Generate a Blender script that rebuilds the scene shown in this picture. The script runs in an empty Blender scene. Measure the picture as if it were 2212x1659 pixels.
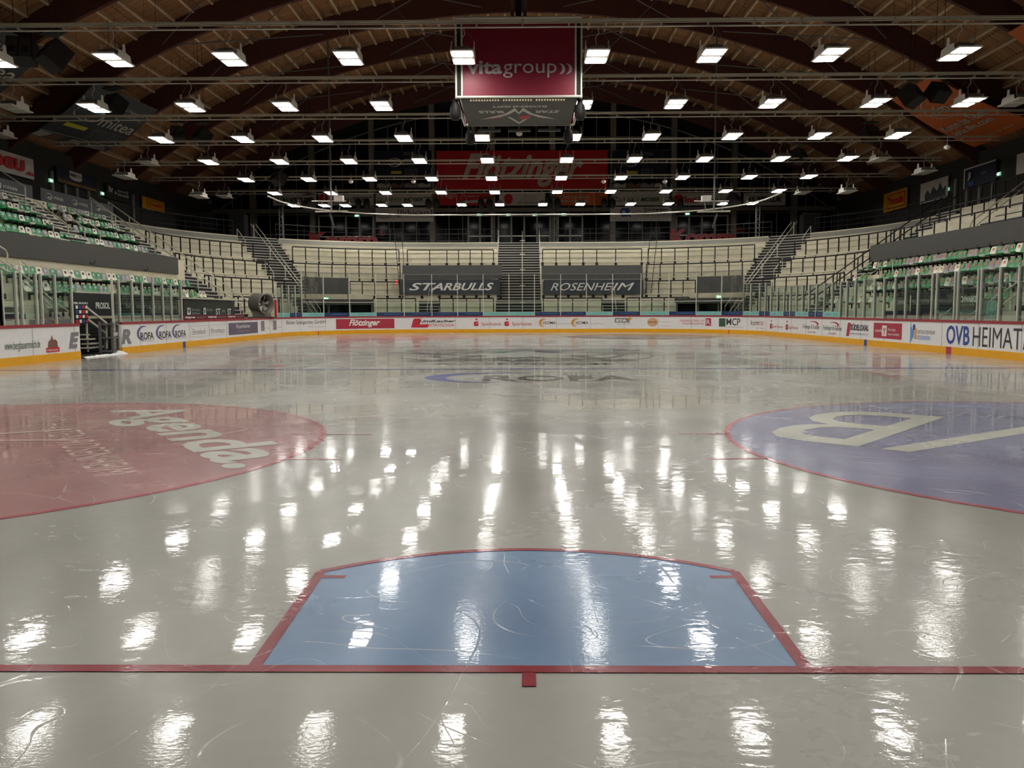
import bpy, math, random
from mathutils import Vector, Matrix
random.seed(7)
S = bpy.context.scene
C = S.collection
PI = math.pi
# ------------------------------------------------------------------ camera, world, exposure
F = 1800.0; PITCH = 0.0882; YAW = -0.0129; ROLL = -0.0034; CAM = Vector((-0.024, -3.548, 1.578))
cd = bpy.data.cameras.new('camera'); cam = bpy.data.objects.new('camera', cd); C.objects.link(cam)
cd.sensor_width = 36.0; cd.sensor_fit = 'HORIZONTAL'; cd.lens = F/2212*36; cd.clip_start = 0.05; cd.clip_end = 300
fwd = Vector((math.sin(YAW)*math.cos(PITCH), math.cos(YAW)*math.cos(PITCH), -math.sin(PITCH)))
rgt = Vector((math.cos(YAW), -math.sin(YAW), 0)); upv = rgt.cross(fwd)
cr, sr = math.cos(ROLL), math.sin(ROLL)
# image x axis / y axis after roll (roll rotates picture points clockwise for positive angles)
ix = rgt*cr + upv*sr
iy = upv*cr - rgt*sr
m = Matrix((ix, iy, -fwd)).transposed().to_4x4(); m.translation = CAM
cam.matrix_world = m
S.camera = cam
w = bpy.data.worlds.new('night'); S.world = w; w.use_nodes = True
w.node_tree.nodes['Background'].inputs[0].default_value = (0.012, 0.012, 0.014, 1)
w.node_tree.nodes['Background'].inputs[1].default_value = 0.3
S.view_settings.view_transform = 'Standard'; S.view_settings.look = 'None'; S.view_settings.gamma = 1
S.view_settings.use_curve_mapping = False; S.view_settings.exposure = 0.0
LENS_STRENGTH = 40.0
S.cycles.max_bounces = 8; S.cycles.diffuse_bounces = 3; S.cycles.glossy_bounces = 3; S.cycles.transmission_bounces = 4
S.cycles.transparent_max_bounces = 12; S.cycles.use_denoising = True; S.cycles.sample_clamp_indirect = 6
S.cycles.caustics_reflective = False; S.cycles.caustics_refractive = False
S.cycles.use_light_tree = True; S.cycles.use_adaptive_sampling = True; S.cycles.adaptive_threshold = .025

def ray(u, v):
    a = (u-1106)/F; b = -(v-829.5)/F
    return ix*a + iy*b + fwd
def at_y(u, v, y): d = ray(u, v); return CAM + d*((y-CAM.y)/d.y)
def at_x(u, v, x): d = ray(u, v); return CAM + d*((x-CAM.x)/d.x)
def at_z(u, v, z): d = ray(u, v); return CAM + d*((z-CAM.z)/d.z)
def proj(p):
    d = Vector(p)-CAM; z = d.dot(fwd)
    return 1106+F*d.dot(ix)/z, 829.5-F*d.dot(iy)/z

# ------------------------------------------------------------------ materials
M = {}
def srgb(c):
    return tuple((x/12.92 if x <= .04045 else ((x+.055)/1.055)**2.4) for x in [k/255 for k in c])+(1,)
def mat(name, rgb, rough=.6, metal=0, noise=.12, scale=3., spec=.5, emit=0, bump=0, stretch=(1, 1, 1)):
    if name in M: return M[name]
    mm = bpy.data.materials.new(name); mm.use_nodes = True; nt = mm.node_tree; b = nt.nodes['Principled BSDF']
    col = srgb(rgb)
    tc = nt.nodes.new('ShaderNodeTexCoord'); mp = nt.nodes.new('ShaderNodeMapping'); mp.inputs['Scale'].default_value = stretch
    nz = nt.nodes.new('ShaderNodeTexNoise'); nz.inputs['Scale'].default_value = scale; nz.inputs['Detail'].default_value = 4
    nt.links.new(tc.outputs['Object'], mp.inputs[0]); nt.links.new(mp.outputs[0], nz.inputs['Vector'])
    rp = nt.nodes.new('ShaderNodeMapRange'); rp.inputs[3].default_value = 1-noise; rp.inputs[4].default_value = 1+noise
    nt.links.new(nz.outputs[0], rp.inputs[0])
    mx = nt.nodes.new('ShaderNodeVectorMath'); mx.operation = 'SCALE'; mx.inputs[0].default_value = col[:3]
    nt.links.new(rp.outputs[0], mx.inputs['Scale']); nt.links.new(mx.outputs[0], b.inputs['Base Color'])
    b.inputs['Roughness'].default_value = rough; b.inputs['Metallic'].default_value = metal
    b.inputs['Specular IOR Level'].default_value = spec
    if emit:
        b.inputs['Emission Color'].default_value = col; b.inputs['Emission Strength'].default_value = emit
    if bump:
        bp = nt.nodes.new('ShaderNodeBump'); bp.inputs['Strength'].default_value = bump; bp.inputs['Distance'].default_value = .02
        nt.links.new(nz.outputs[0], bp.inputs['Height']); nt.links.new(bp.outputs[0], b.inputs['Normal'])
    M[name] = mm; return mm

def ice_mat(name, rgb, var=.06):
    mm = bpy.data.materials.new(name); mm.use_nodes = True; nt = mm.node_tree; b = nt.nodes['Principled BSDF']; L = nt.links
    def N(t, **k):
        n = nt.nodes.new(t)
        for a, v in k.items(): setattr(n, a, v)
        return n
    geo = N('ShaderNodeNewGeometry')
    def noise(sc, det=3, stretch=None, off=(0, 0, 0), dist=0.):
        mp = N('ShaderNodeMapping'); mp.inputs['Location'].default_value = off
        if stretch: mp.inputs['Scale'].default_value = stretch
        L.new(geo.outputs['Position'], mp.inputs[0])
        n = N('ShaderNodeTexNoise'); n.inputs['Scale'].default_value = sc; n.inputs['Detail'].default_value = det
        n.inputs['Distortion'].default_value = dist
        L.new(mp.outputs[0], n.inputs['Vector']); return n.outputs[0]
    def mr(src, a, bb, c, d):
        n = N('ShaderNodeMapRange'); n.inputs[1].default_value = a; n.inputs[2].default_value = bb
        n.inputs[3].default_value = c; n.inputs[4].default_value = d; L.new(src, n.inputs[0]); return n.outputs[0]
    def mth(op, a, bb=None):
        n = N('ShaderNodeMath', operation=op)
        for i, x in enumerate((a, bb)):
            if x is None: continue
            if isinstance(x, (int, float)): n.inputs[i].default_value = x
            else: L.new(x, n.inputs[i])
        return n.outputs[0]
    patch = noise(.35, 4, None, (3, 7, 0), .6)
    fine = noise(9, 5, (.8, 1.2, 1))
    cloud = noise(1.1, 5, (1.6, .8, 1), (9, 2, 0))
    streak = noise(11, 3, (.8, 1.2, 1), (1, 5, 0))
    # skate scratches: thin contour lines of a distorted noise
    sc = None
    for (s_, wd, of) in ((.35, .0011, (4, 1, 0)), (.75, .0018, (31, 12, 0)), (1.5, .003, (11, 52, 0)), (.5, .0013, (71, 22, 0))):
        n = noise(s_, 0, None, of, .8)
        d = mth('ABSOLUTE', mth('SUBTRACT', n, .5)); l = mr(d, 0, wd, 1, 0)
        sc = l if sc is None else mth('MAXIMUM', sc, l)
    brk = mr(noise(2.1, 4, None, (2, 2, 0)), .46, .58, 0, 1)
    sc = mth('MULTIPLY', sc, brk)
    base = N('ShaderNodeVectorMath', operation='SCALE'); base.inputs[0].default_value = srgb(rgb)[:3]
    k = mth('ADD', mr(cloud, .3, .7, 1-var, 1+var), mr(streak, .3, .7, -var*.2, var*.2))
    L.new(k, base.inputs['Scale'])
    mix = N('ShaderNodeMix', data_type='RGBA'); L.new(mth('MULTIPLY', sc, .5), mix.inputs[0]); L.new(base.outputs[0], mix.inputs[6])
    mix.inputs[7].default_value = srgb((214, 212, 200))
    L.new(mix.outputs[2], b.inputs['Base Color'])
    r1 = mr(patch, .36, .66, .20, .29)
    r2 = mth('ADD', r1, mr(streak, .4, .75, 0, .015))
    L.new(r2, b.inputs['Roughness'])
    b.inputs['IOR'].default_value = 1.31; b.inputs['Specular IOR Level'].default_value = .42
    wet = mr(noise(.3, 4, None, (13, 4, 0), .6), .36, .64, 1.0, .45)
    L.new(mth('MULTIPLY', wet, .6), b.inputs['Coat Weight'])
    L.new(mth('ADD', mr(cloud, .4, .7, .004, .022), mth('MULTIPLY', sc, .1)), b.inputs['Coat Roughness'])
    b.inputs['Coat IOR'].default_value = 1.4
    h = mth('ADD', mth('MULTIPLY', fine, mr(patch, .42, .6, .10, 1.0)), mth('MULTIPLY', noise(1.3, 2, None, (5, 5, 0)), .7))
    h = mth('ADD', h, mth('MULTIPLY', streak, mr(cloud, .45, .65, .0, .05)))
    spk = noise(46, 3, (.7, 1.3, 1), (7, 3, 0))
    h = mth('ADD', h, mth('MULTIPLY', spk, mr(noise(.8, 4, None, (22, 9, 0), .5), .47, .6, 0, .42)))
    h = mth('SUBTRACT', h, mth('MULTIPLY', sc, .5))
    bp = N('ShaderNodeBump'); bp.inputs['Strength'].default_value = 1; bp.inputs['Distance'].default_value = .0014
    L.new(h, bp.inputs['Height']); L.new(bp.outputs[0], b.inputs['Normal']); L.new(bp.outputs[0], b.inputs['Coat Normal'])
    return mm
def glass_mat(name, tint, rough=.02, refl=1.0):
    mm = bpy.data.materials.new(name); mm.use_nodes = True; nt = mm.node_tree; L = nt.links
    for n in list(nt.nodes):
        if n.type != 'OUTPUT_MATERIAL': nt.nodes.remove(n)
    out = [n for n in nt.nodes][0]
    tr = nt.nodes.new('ShaderNodeBsdfTransparent')
    gl = nt.nodes.new('ShaderNodeBsdfGlossy'); gl.inputs['Roughness'].default_value = rough
    fr = nt.nodes.new('ShaderNodeFresnel'); fr.inputs[0].default_value = 1.45
    nz = nt.nodes.new('ShaderNodeTexNoise'); nz.inputs['Scale'].default_value = 2.
    mp = nt.nodes.new('ShaderNodeMapRange'); mp.inputs[3].default_value = .9; mp.inputs[4].default_value = 1.05
    L.new(nz.outputs[0], mp.inputs[0])
    sc = nt.nodes.new('ShaderNodeVectorMath'); sc.operation = 'SCALE'; sc.inputs[0].default_value = tint; L.new(mp.outputs[0], sc.inputs['Scale'])
    L.new(sc.outputs[0], tr.inputs[0])
    mm2 = nt.nodes.new('ShaderNodeMath'); mm2.operation = 'MULTIPLY'; mm2.inputs[1].default_value = refl; L.new(fr.outputs[0], mm2.inputs[0])
    mx = nt.nodes.new('ShaderNodeMixShader'); L.new(mm2.outputs[0], mx.inputs[0]); L.new(tr.outputs[0], mx.inputs[1]); L.new(gl.outputs[0], mx.inputs[2])
    L.new(mx.outputs[0], out.inputs[0]); return mm
def plank_mat(name, rgb, rgb2):
    mm = bpy.data.materials.new(name); mm.use_nodes = True; nt = mm.node_tree; b = nt.nodes['Principled BSDF']; L = nt.links
    geo = nt.nodes.new('ShaderNodeNewGeometry')
    mp = nt.nodes.new('ShaderNodeMapping'); mp.inputs['Scale'].default_value = (.35, 6, 1); L.new(geo.outputs['Position'], mp.inputs[0])
    br = nt.nodes.new('ShaderNodeTexBrick'); br.inputs['Scale'].default_value = 1
    br.inputs['Color1'].default_value = srgb(rgb); br.inputs['Color2'].default_value = srgb(rgb2); br.inputs['Mortar'].default_value = srgb((70, 50, 36))
    br.inputs['Mortar Size'].default_value = .012; br.inputs['Brick Width'].default_value = 1.; br.inputs['Row Height'].default_value = .8
    L.new(mp.outputs[0], br.inputs[0])
    nz = nt.nodes.new('ShaderNodeTexNoise'); nz.inputs['Scale'].default_value = 1.; L.new(mp.outputs[0], nz.inputs[0])
    mr = nt.nodes.new('ShaderNodeMapRange'); mr.inputs[3].default_value = .6; mr.inputs[4].default_value = 1.4; L.new(nz.outputs[0], mr.inputs[0])
    sc = nt.nodes.new('ShaderNodeVectorMath'); sc.operation = 'SCALE'; L.new(br.outputs[0], sc.inputs[0]); L.new(mr.outputs[0], sc.inputs['Scale'])
    L.new(sc.outputs[0], b.inputs['Base Color']); b.inputs['Roughness'].default_value = .8
    return mm

ICE = ice_mat('ice', (163, 161, 152)); ICE_RED = ice_mat('ice_red', (138, 28, 44), .14); ICE_DISC = ice_mat('ice_disc', (172, 124, 122), .1)
ICE_BLUE = ice_mat('ice_crease_blue', (116, 144, 176), .12); ICE_VIO = ice_mat('ice_violet', (138, 138, 166), .1)
ICE_LINE = ice_mat('ice_blue_line', (56, 62, 140)); ICE_WHITE = ice_mat('ice_white', (205, 205, 192)); ICE_GREY = ice_mat('ice_grey', (58, 56, 55)); ICE_LVIO = ice_mat('ice_lviolet', (176, 176, 190))
ICE_DIM = ice_mat('ice_dim', (186, 132, 132)); ICE_PALE = ice_mat('ice_pale', (214, 186, 176)); ICE_RIM = ice_mat('ice_rim', (176, 84, 92), .1)
board_w = mat('board_white', (232, 230, 229), .45, noise=.07, scale=5); kick = mat('kick_yellow', (236, 170, 8), .4, noise=.06)
capr = mat('cap_red', (150, 42, 52), .4); seam_m = mat('seam', (120, 118, 115), .8)
beige = mat('concrete_beige', (216, 208, 182), .85, noise=.2, scale=1.6, bump=.2, stretch=(1, 1, 3))
tread_m = mat('tread_grey', (150, 148, 138), .8); riser_m = mat('riser_dark', (32, 27, 26), .8); nose_m = mat('nosing', (190, 188, 176), .7)
concrete = mat('concrete_floor', (96, 94, 90), .9, noise=.2, scale=1); blackm = mat('black_metal', (26, 21, 22), .6, .2)
steel = mat('galvanised', (208, 205, 194), .45, .12, noise=.08); steel_d = mat('post_grey', (118, 116, 116), .5, .4)
railw = mat('rail_pale', (196, 192, 174), .5, .1)
fascia_m = mat('fascia_grey', (74, 72, 68), .8, noise=.05); screen_m = mat('screen_grey', (84, 84, 82), .85, noise=.05, scale=2)
darkpanel = mat('panel_dark', (30, 30, 32), .7); blackp = mat('panel_black', (14, 14, 15), .7)
wood_beam = mat('beam_brown', (84, 44, 38), .7, noise=.2, scale=1.2, stretch=(1, 4, 4)); deck = plank_mat('deck_planks', (172, 128, 90), (146, 104, 70))
purlin_m = mat('purlin', (208, 180, 146), .8, noise=.25, scale=2)
lampw = mat('lamp_white', (214, 208, 200), .5); lampg = mat('lamp_grey', (120, 116, 108), .6); lampd = mat('lamp_dark', (60, 58, 56), .6)
lens = mat('lamp_lens', (255, 252, 246), .3, noise=0, emit=LENS_STRENGTH); lens_off = mat('lens_off', (176, 172, 164), .3)
wallg = mat('wall_grey', (52, 50, 47), .9); colm = mat('column_grey', (120, 114, 102), .85); frame_m = mat('frame_grey', (128, 124, 116), .7)
night = mat('night_glass', (7, 8, 11), .12, noise=0, spec=.06)
green = mat('seat_green', (10, 128, 66), .3); white = mat('seat_white', (226, 222, 204), .35); grey = mat('seat_grey', (138, 132, 132), .35)
stick = mat('sticker_pale', (176, 190, 188), .25); stick_o = mat('sticker_orange', (190, 110, 64), .4); stick_k = mat('sticker_dark', (60, 56, 54), .5)
G_side = glass_mat('glass_side', (.84, .92, .88), .02, .22); G_end = glass_mat('glass_end', (.86, .93, .90), .02, .22); G_up = glass_mat('glass_upper', (.92, .93, .92), .03, .22)
turq = mat('strip_turquoise', (128, 190, 182), .4); navy = mat('strip_navy', (24, 52, 92), .4)
def ink(name, rgb, rough=.5, **k): return mat('ink_'+name, rgb, rough, noise=.03, **k)
K = dict(white=ink('white', (232, 230, 224)), cream=ink('cream', (196, 184, 168)), red=ink('red', (196, 34, 50)), dark=ink('dark', (52, 48, 56)), grey=ink('grey', (128, 124, 128)),
         blue=ink('blue', (40, 74, 150)), violet=ink('violet', (92, 90, 140)), plum=ink('plum', (98, 90, 108)), orange=ink('orange', (222, 142, 40)), peach=ink('peach', (214, 166, 120)),
         green=ink('green', (52, 84, 60)), berry=ink('berry', (172, 44, 66)), pink=ink('pink', (198, 90, 100)), sky=ink('sky', (96, 150, 210)), yellow=ink('yellow', (206, 196, 60)),
         black=ink('black', (18, 17, 18)), lgrey=ink('lgrey', (170, 168, 166)), brown=ink('brown', (118, 84, 66)), orangeb=ink('orangeb', (206, 100, 40)), redb=ink('redb', (190, 22, 30)),
         maroon=ink('maroon', (120, 12, 40)), navy=ink('navy', (14, 20, 46)), signw=ink('signw', (200, 196, 188)), slate=ink('slate', (58, 62, 68)), wine=ink('wine', (92, 14, 34)),
         yel2=ink('yel2', (206, 150, 10)), teal=ink('teal', (60, 130, 140)))

# ------------------------------------------------------------------ mesh helpers
class MB:
    def __init__(s): s.v = []; s.f = []; s.mi = []
    def quad(s, a, b, c, d, mi=0):
        n = len(s.v); s.v += [tuple(a), tuple(b), tuple(c), tuple(d)]; s.f.append((n, n+1, n+2, n+3)); s.mi.append(mi); return s
    def poly(s, pts, mi=0):
        n = len(s.v); s.v += [tuple(p) for p in pts]; s.f.append(tuple(range(n, n+len(pts)))); s.mi.append(mi); return s
    def box(s, c, d, mi=0, R=None):
        n = len(s.v); c = Vector(c)
        for k in range(8):
            p = Vector(((k & 1)-.5, ((k >> 1) & 1)-.5, ((k >> 2) & 1)-.5)); p = Vector((p.x*d[0], p.y*d[1], p.z*d[2]))
            if R: p = R @ p
            s.v.append(tuple(c+p))
        for f in ((0, 2, 3, 1), (4, 5, 7, 6), (0, 1, 5, 4), (2, 6, 7, 3), (0, 4, 6, 2), (1, 3, 7, 5)): s.f.append(tuple(n+i for i in f)); s.mi.append(mi)
        return s
    def tube(s, pts, r, k=6, mi=0, closed=False):
        pts = [Vector(p) for p in pts]; n0 = len(s.v); N = len(pts)
        for i, p in enumerate(pts):
            if closed: d = pts[(i+1) % N]-pts[i-1]
            else: d = pts[min(i+1, N-1)]-pts[max(i-1, 0)]
            d.normalize(); a = Vector((0, 0, 1)) if abs(d.z) < .95 else Vector((1, 0, 0))
            e = d.cross(a).normalized(); g = d.cross(e)
            for j in range(k):
                t = 2*PI*(j+.5)/k; s.v.append(tuple(p+(e*math.cos(t)+g*math.sin(t))*r))
        for i in range(N if closed else N-1):
            for j in range(k):
                a = n0+i*k+j; b = n0+i*k+(j+1) % k; c = n0+((i+1) % N)*k+(j+1) % k; dd = n0+((i+1) % N)*k+j
                s.f.append((a, b, c, dd)); s.mi.append(mi)
        if not closed:
            s.f.append(tuple(n0+j for j in range(k))[::-1]); s.mi.append(mi); s.f.append(tuple(n0+(N-1)*k+j for j in range(k))); s.mi.append(mi)
        return s
    def disc(s, c, r, n=48, z=None, r0=0, a0=0, a1=2*PI, mi=0):
        for i in range(n):
            t0 = a0+(a1-a0)*i/n; t1 = a0+(a1-a0)*(i+1)/n
            p = lambda rr, t: (c[0]+rr*math.cos(t), c[1]+rr*math.sin(t), c[2])
            if r0 == 0: s.poly([c, p(r, t0), p(r, t1)], mi)
            else: s.quad(p(r0, t0), p(r, t0), p(r, t1), p(r0, t1), mi)
        return s
    def lathe(s, c, prof, n=24, mi=0, M3=None):
        n0 = len(s.v)
        for r, z in prof:
            for j in range(n):
                t = 2*PI*j/n; p = Vector((r*math.cos(t), r*math.sin(t), z))
                if M3: p = M3 @ p
                s.v.append(tuple(Vector(c)+p))
        for i in range(len(prof)-1):
            for j in range(n):
                s.f.append((n0+i*n+j, n0+i*n+(j+1) % n, n0+(i+1)*n+(j+1) % n, n0+(i+1)*n+j)); s.mi.append(mi)
        return s
    def mesh(s, name, mats, smooth=False):
        me = bpy.data.meshes.new(name); me.from_pydata(s.v, [], s.f)
        for m_ in (mats if isinstance(mats, (list, tuple)) else [mats]): me.materials.append(m_)
        me.polygons.foreach_set('material_index', s.mi)
        if smooth: me.polygons.foreach_set('use_smooth', [True]*len(s.f))
        me.update(); return me
    def build(s, name, mats, parent=None, smooth=False):
        return link(name, s.mesh(name, mats, smooth), parent)
def link(name, me, parent=None, loc=None, rot=None, label=None):
    o = bpy.data.objects.new(name, me); C.objects.link(o)
    if parent:
        o.parent = parent
        if me and loc is None: o.matrix_parent_inverse = PINV.get(parent.name, Matrix())
    if loc is not None: o.location = loc
    if rot is not None: o.rotation_euler = rot
    if label: o['label'] = label
    return o
PINV = {}
def thing(name, label, cat, loc=(0, 0, 0), rz=0, group=None, world=True):
    """Empty at the thing's base; with world=True its parts are given in world coordinates."""
    o = bpy.data.objects.new(name, None); C.objects.link(o); o.empty_display_size = .2
    o.location = loc; o.rotation_euler = (0, 0, rz); o['label'] = label; o['category'] = cat
    if group: o['group'] = group
    if world:
        PINV[o.name] = (Matrix.Translation(Vector(loc)) @ Matrix.Rotation(rz, 4, 'Z')).inverted()
    return o
def tag(o, label, cat, group=None):
    o['label'] = label; o['category'] = cat
    if group: o['group'] = group
    return o
def struct(o, label=None):
    o['kind'] = 'structure'
    if label: o['label'] = label
    return o
def copy_thing(root, loc, rz, label, group=None):
    r = root.copy(); C.objects.link(r); r.location = loc; r.rotation_euler = (0, 0, rz); r['label'] = label
    if group: r['group'] = group
    for ch in root.children:
        c = ch.copy(); C.objects.link(c); c.parent = r
        for g in ch.children:
            d = g.copy(); C.objects.link(d); d.parent = c
    return r
ORD = ['first', 'second', 'third', 'fourth', 'fifth', 'sixth', 'seventh', 'eighth', 'ninth', 'tenth', 'eleventh', 'twelfth', 'thirteenth', 'fourteenth', 'fifteenth',
       'sixteenth', 'seventeenth', 'eighteenth', 'nineteenth', 'twentieth']
def ordn(i):
    if i < 20: return ORD[i]
    t = {2: 'twenty', 3: 'thirty', 4: 'forty', 5: 'fifty'}[(i+1)//10]
    return (t+'-'+ORD[(i+1) % 10-1]) if (i+1) % 10 else {2: 'twentieth', 3: 'thirtieth', 4: 'fortieth', 5: 'fiftieth'}[(i+1)//10]

# ------------------------------------------------------------------ writing
_tc = {}
def glyphs(s, bold=0., shear=0., space=1., res=3):
    k = (s, bold, shear, space)
    if k in _tc: return _tc[k]
    cu = bpy.data.curves.new('t', 'FONT'); cu.body = s; cu.offset = bold; cu.shear = shear; cu.space_character = space; cu.resolution_u = res
    cu.fill_mode = 'FRONT'
    o = bpy.data.objects.new('t', cu); C.objects.link(o)
    dg = bpy.context.evaluated_depsgraph_get(); dg.update()
    me = bpy.data.meshes.new_from_object(o.evaluated_get(dg))
    vs = [v.co.copy() for v in me.vertices]; fs = [tuple(p.vertices) for p in me.polygons]
    bpy.data.objects.remove(o); bpy.data.curves.remove(cu); bpy.data.meshes.remove(me)
    x0 = min(v.x for v in vs); x1 = max(v.x for v in vs); y0 = min(v.y for v in vs); y1 = max(v.y for v in vs)
    vs = [((v.x-x0)/(x1-x0), (v.y-y0)/(y1-y0)) for v in vs]
    _tc[k] = (vs, fs, (x1-x0)/(y1-y0)); return _tc[k]
def lettering(s, fmap, material, parent, name='lettering', label=None, bold=0., shear=0., space=1., box=(0, 0, 1, 1)):
    """fmap(a,b) maps the unit square to the surface in the world."""
    vs, fs, asp = glyphs(s, bold, shear, space)
    me = bpy.data.meshes.new(name)
    me.from_pydata([tuple(fmap(box[0]+a*(box[2]-box[0]), box[1]+b*(box[3]-box[1]))) for a, b in vs], [], fs); me.materials.append(material); me.update()
    o = link(name, me, parent)
    if label: o['label'] = label
    return o
def patch(fmap, pts, material, parent, name='panel_print', label=None):
    mb = MB().poly([fmap(a, b) for a, b in pts]); o = mb.build(name, material, parent)
    if label: o['label'] = label
    return o
def rectpts(a0, b0, a1, b1): return [(a0, b0), (a1, b0), (a1, b1), (a0, b1)]
def circ(a, b, ra, rb, n=20, t0=0, t1=2*PI): return [(a+ra*math.cos(t0+(t1-t0)*i/n), b+rb*math.sin(t0+(t1-t0)*i/n)) for i in range(n)]
def crescent(a, b, ra, rb, wd=.35, t0=.35*PI, t1=1.5*PI, n=14):
    out = [(a+ra*math.cos(t0+(t1-t0)*i/n), b+rb*math.sin(t0+(t1-t0)*i/n)) for i in range(n+1)]
    inn = []
    for i in range(n, -1, -1):
        q = i/n; k = 1-wd*math.sin(PI*min(max(q*.9+.05, 0), 1)); t = t0+(t1-t0)*q
        inn.append((a+ra*k*math.cos(t), b+rb*k*math.sin(t)))
    return out, inn
def crescent_part(fmap, a, b, ra, rb, material, parent, name='emblem', wd=.35, t0=.35*PI, t1=1.5*PI):
    o_, i_ = crescent(a, b, ra, rb, wd, t0, t1); i_ = i_[::-1]; mb = MB()
    for k in range(len(o_)-1): mb.quad(fmap(*o_[k]), fmap(*o_[k+1]), fmap(*i_[k+1]), fmap(*i_[k]))
    return mb.build(name, material, parent)

# ------------------------------------------------------------------ the rink outline: s = metres from the middle of the far end, o = metres outward
LA = 8.5*PI/2
def path(s, o=0.):
    g = 1 if s >= 0 else -1; a = abs(s)
    if a <= 6.5: x, y, n = a, 56+o, (0, 1)
    elif a <= 6.5+LA:
        th = (a-6.5)/8.5; x = 6.5+(8.5+o)*math.sin(th); y = 47.5+(8.5+o)*math.cos(th); n = (math.sin(th), math.cos(th))
    else: x, y, n = 15+o, 47.5-(a-6.5-LA), (1, 0)
    return g*x, y, (g*n[0], n[1])
def P(s, o, z): x, y, n = path(s, o); return Vector((x, y, z))
def sof(u, o=0., z=.6):
    lo, hi = -47., 47.
    for _ in range(40):
        mid = (lo+hi)/2
        if proj(P(mid, o, z))[0] < u: lo = mid
        else: hi = mid
    return (lo+hi)/2
def srange(s0, s1, step=.25):
    ks = {s0, s1}
    for b_ in (-6.5-LA, -6.5, 6.5, 6.5+LA):
        if s0 < b_ < s1: ks.add(b_)
    t = s0
    while t < s1:
        if abs(t) > 6.4 and abs(t) < 6.5+LA+.1: ks.add(t)
        t += step
    return sorted(ks)
def sweep(mb, s0, s1, prof, step=.25, closed=True, caps=True):
    """prof = [(o,z,mi),...] closed ring; mi belongs to the segment starting at that vertex."""
    ss = srange(s0, s1, step); n0 = len(mb.v); k = len(prof)
    for s in ss:
        for o, z, mi in prof: mb.v.append(tuple(P(s, o, z)))
    for i in range(len(ss)-1):
        for j in range(k if closed else k-1):
            a = n0+i*k+j; b = n0+i*k+(j+1) % k; c = n0+(i+1)*k+(j+1) % k; d = n0+(i+1)*k+j
            mb.f.append((a, b, c, d)); mb.mi.append(prof[j][2])
    if closed and caps:
        mb.f.append(tuple(n0+j for j in range(k))[::-1]); mb.mi.append(0)
        e = n0+(len(ss)-1)*k; mb.f.append(tuple(e+j for j in range(k))); mb.mi.append(0)
    return mb
def wallmap(s0, s1, z0, z1, o=0.):
    return lambda a, b: P(s0+(s1-s0)*a, o, z0+(z1-z0)*b)

# ================================================================== FLOOR / ICE
ring = [P(s, .0, 0) for s in srange(-60, 60, .5)]
near = []
for x, y, n in [path(s) for s in srange(-(6.5+LA), 6.5+LA, .5)]: near.append(Vector((x, 52-y, 0)))
near = near[::-1]
ice = MB().poly([p for p in [P(s, .05, 0) for s in srange(-(6.5+LA), 6.5+LA, .4)]] + [Vector((p.x, p.y, 0)) for p in near]).build('floor', ICE)
struct(ice, 'pale grey wet ice surface of the rink')
def onice(c, dx, dy, zz=.002):   # local frame on the ice
    dx = Vector(dx).normalized(); dy = Vector(dy).normalized()
    return lambda a, b: Vector((c[0], c[1], zz))+Vector((dx.x, dx.y, 0))*a+Vector((dy.x, dy.y, 0))*b
Z = .002
def strip(x0, y0, x1, y1, m_, name, z=Z):
    return MB().quad((x0, y0, z), (x1, y0, z), (x1, y1, z), (x0, y1, z)).build(name, m_, ice)
gl = strip(-13.6, -.035, 13.6, .035, ICE_RED, 'goal_line', .004)
strip(-.03, -.17, .03, -.03, ICE_RED, 'center_mark', .004)
# crease
cr_pts = [(1.2, 0)]+[(1.2+.06*.0, 1.32)]
arc = []
for i in range(25):
    t = -.72+1.44*i/24; arc.append((1.88*math.sin(-t), -.02+1.86*math.cos(t)))
arc[0] = (1.25, arc[0][1]); arc[-1] = (-1.25, arc[-1][1])
MB().poly([(1.2, 0, .001+Z)]+[(x, y, .001+Z) for x, y in arc]+[(-1.2, 0, .001+Z)]).build('goal_crease', ICE_BLUE, ice)
def polyline(pts, wd, m_, name, z=.0047):
    mb = MB(); pts = [Vector((p[0], p[1], 0)) for p in pts]; L_ = []
    for i, p in enumerate(pts):
        d = (pts[min(i+1, len(pts)-1)]-pts[max(i-1, 0)]).normalized(); n = Vector((-d.y, d.x, 0)); L_.append((p+n*wd/2, p-n*wd/2))
    for a, b in zip(L_, L_[1:]): mb.quad((a[0].x, a[0].y, z), (a[1].x, a[1].y, z), (b[1].x, b[1].y, z), (b[0].x, b[0].y, z))
    return mb.build(name, m_, ice)
polyline([(1.22, 0), arc[0]], .06, ICE_RED, 'crease_line'); polyline([(-1.22, 0), arc[-1]], .06, ICE_RED, 'crease_line')
polyline(arc, .055, ICE_RED, 'crease_line', .0052)
for g in (-1, 1): strip(g*1.22-(.14 if g > 0 else 0), 1.25, g*1.22+(.14 if g < 0 else 0), 1.30, ICE_RED, 'crease_mark', .0042)
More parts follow.
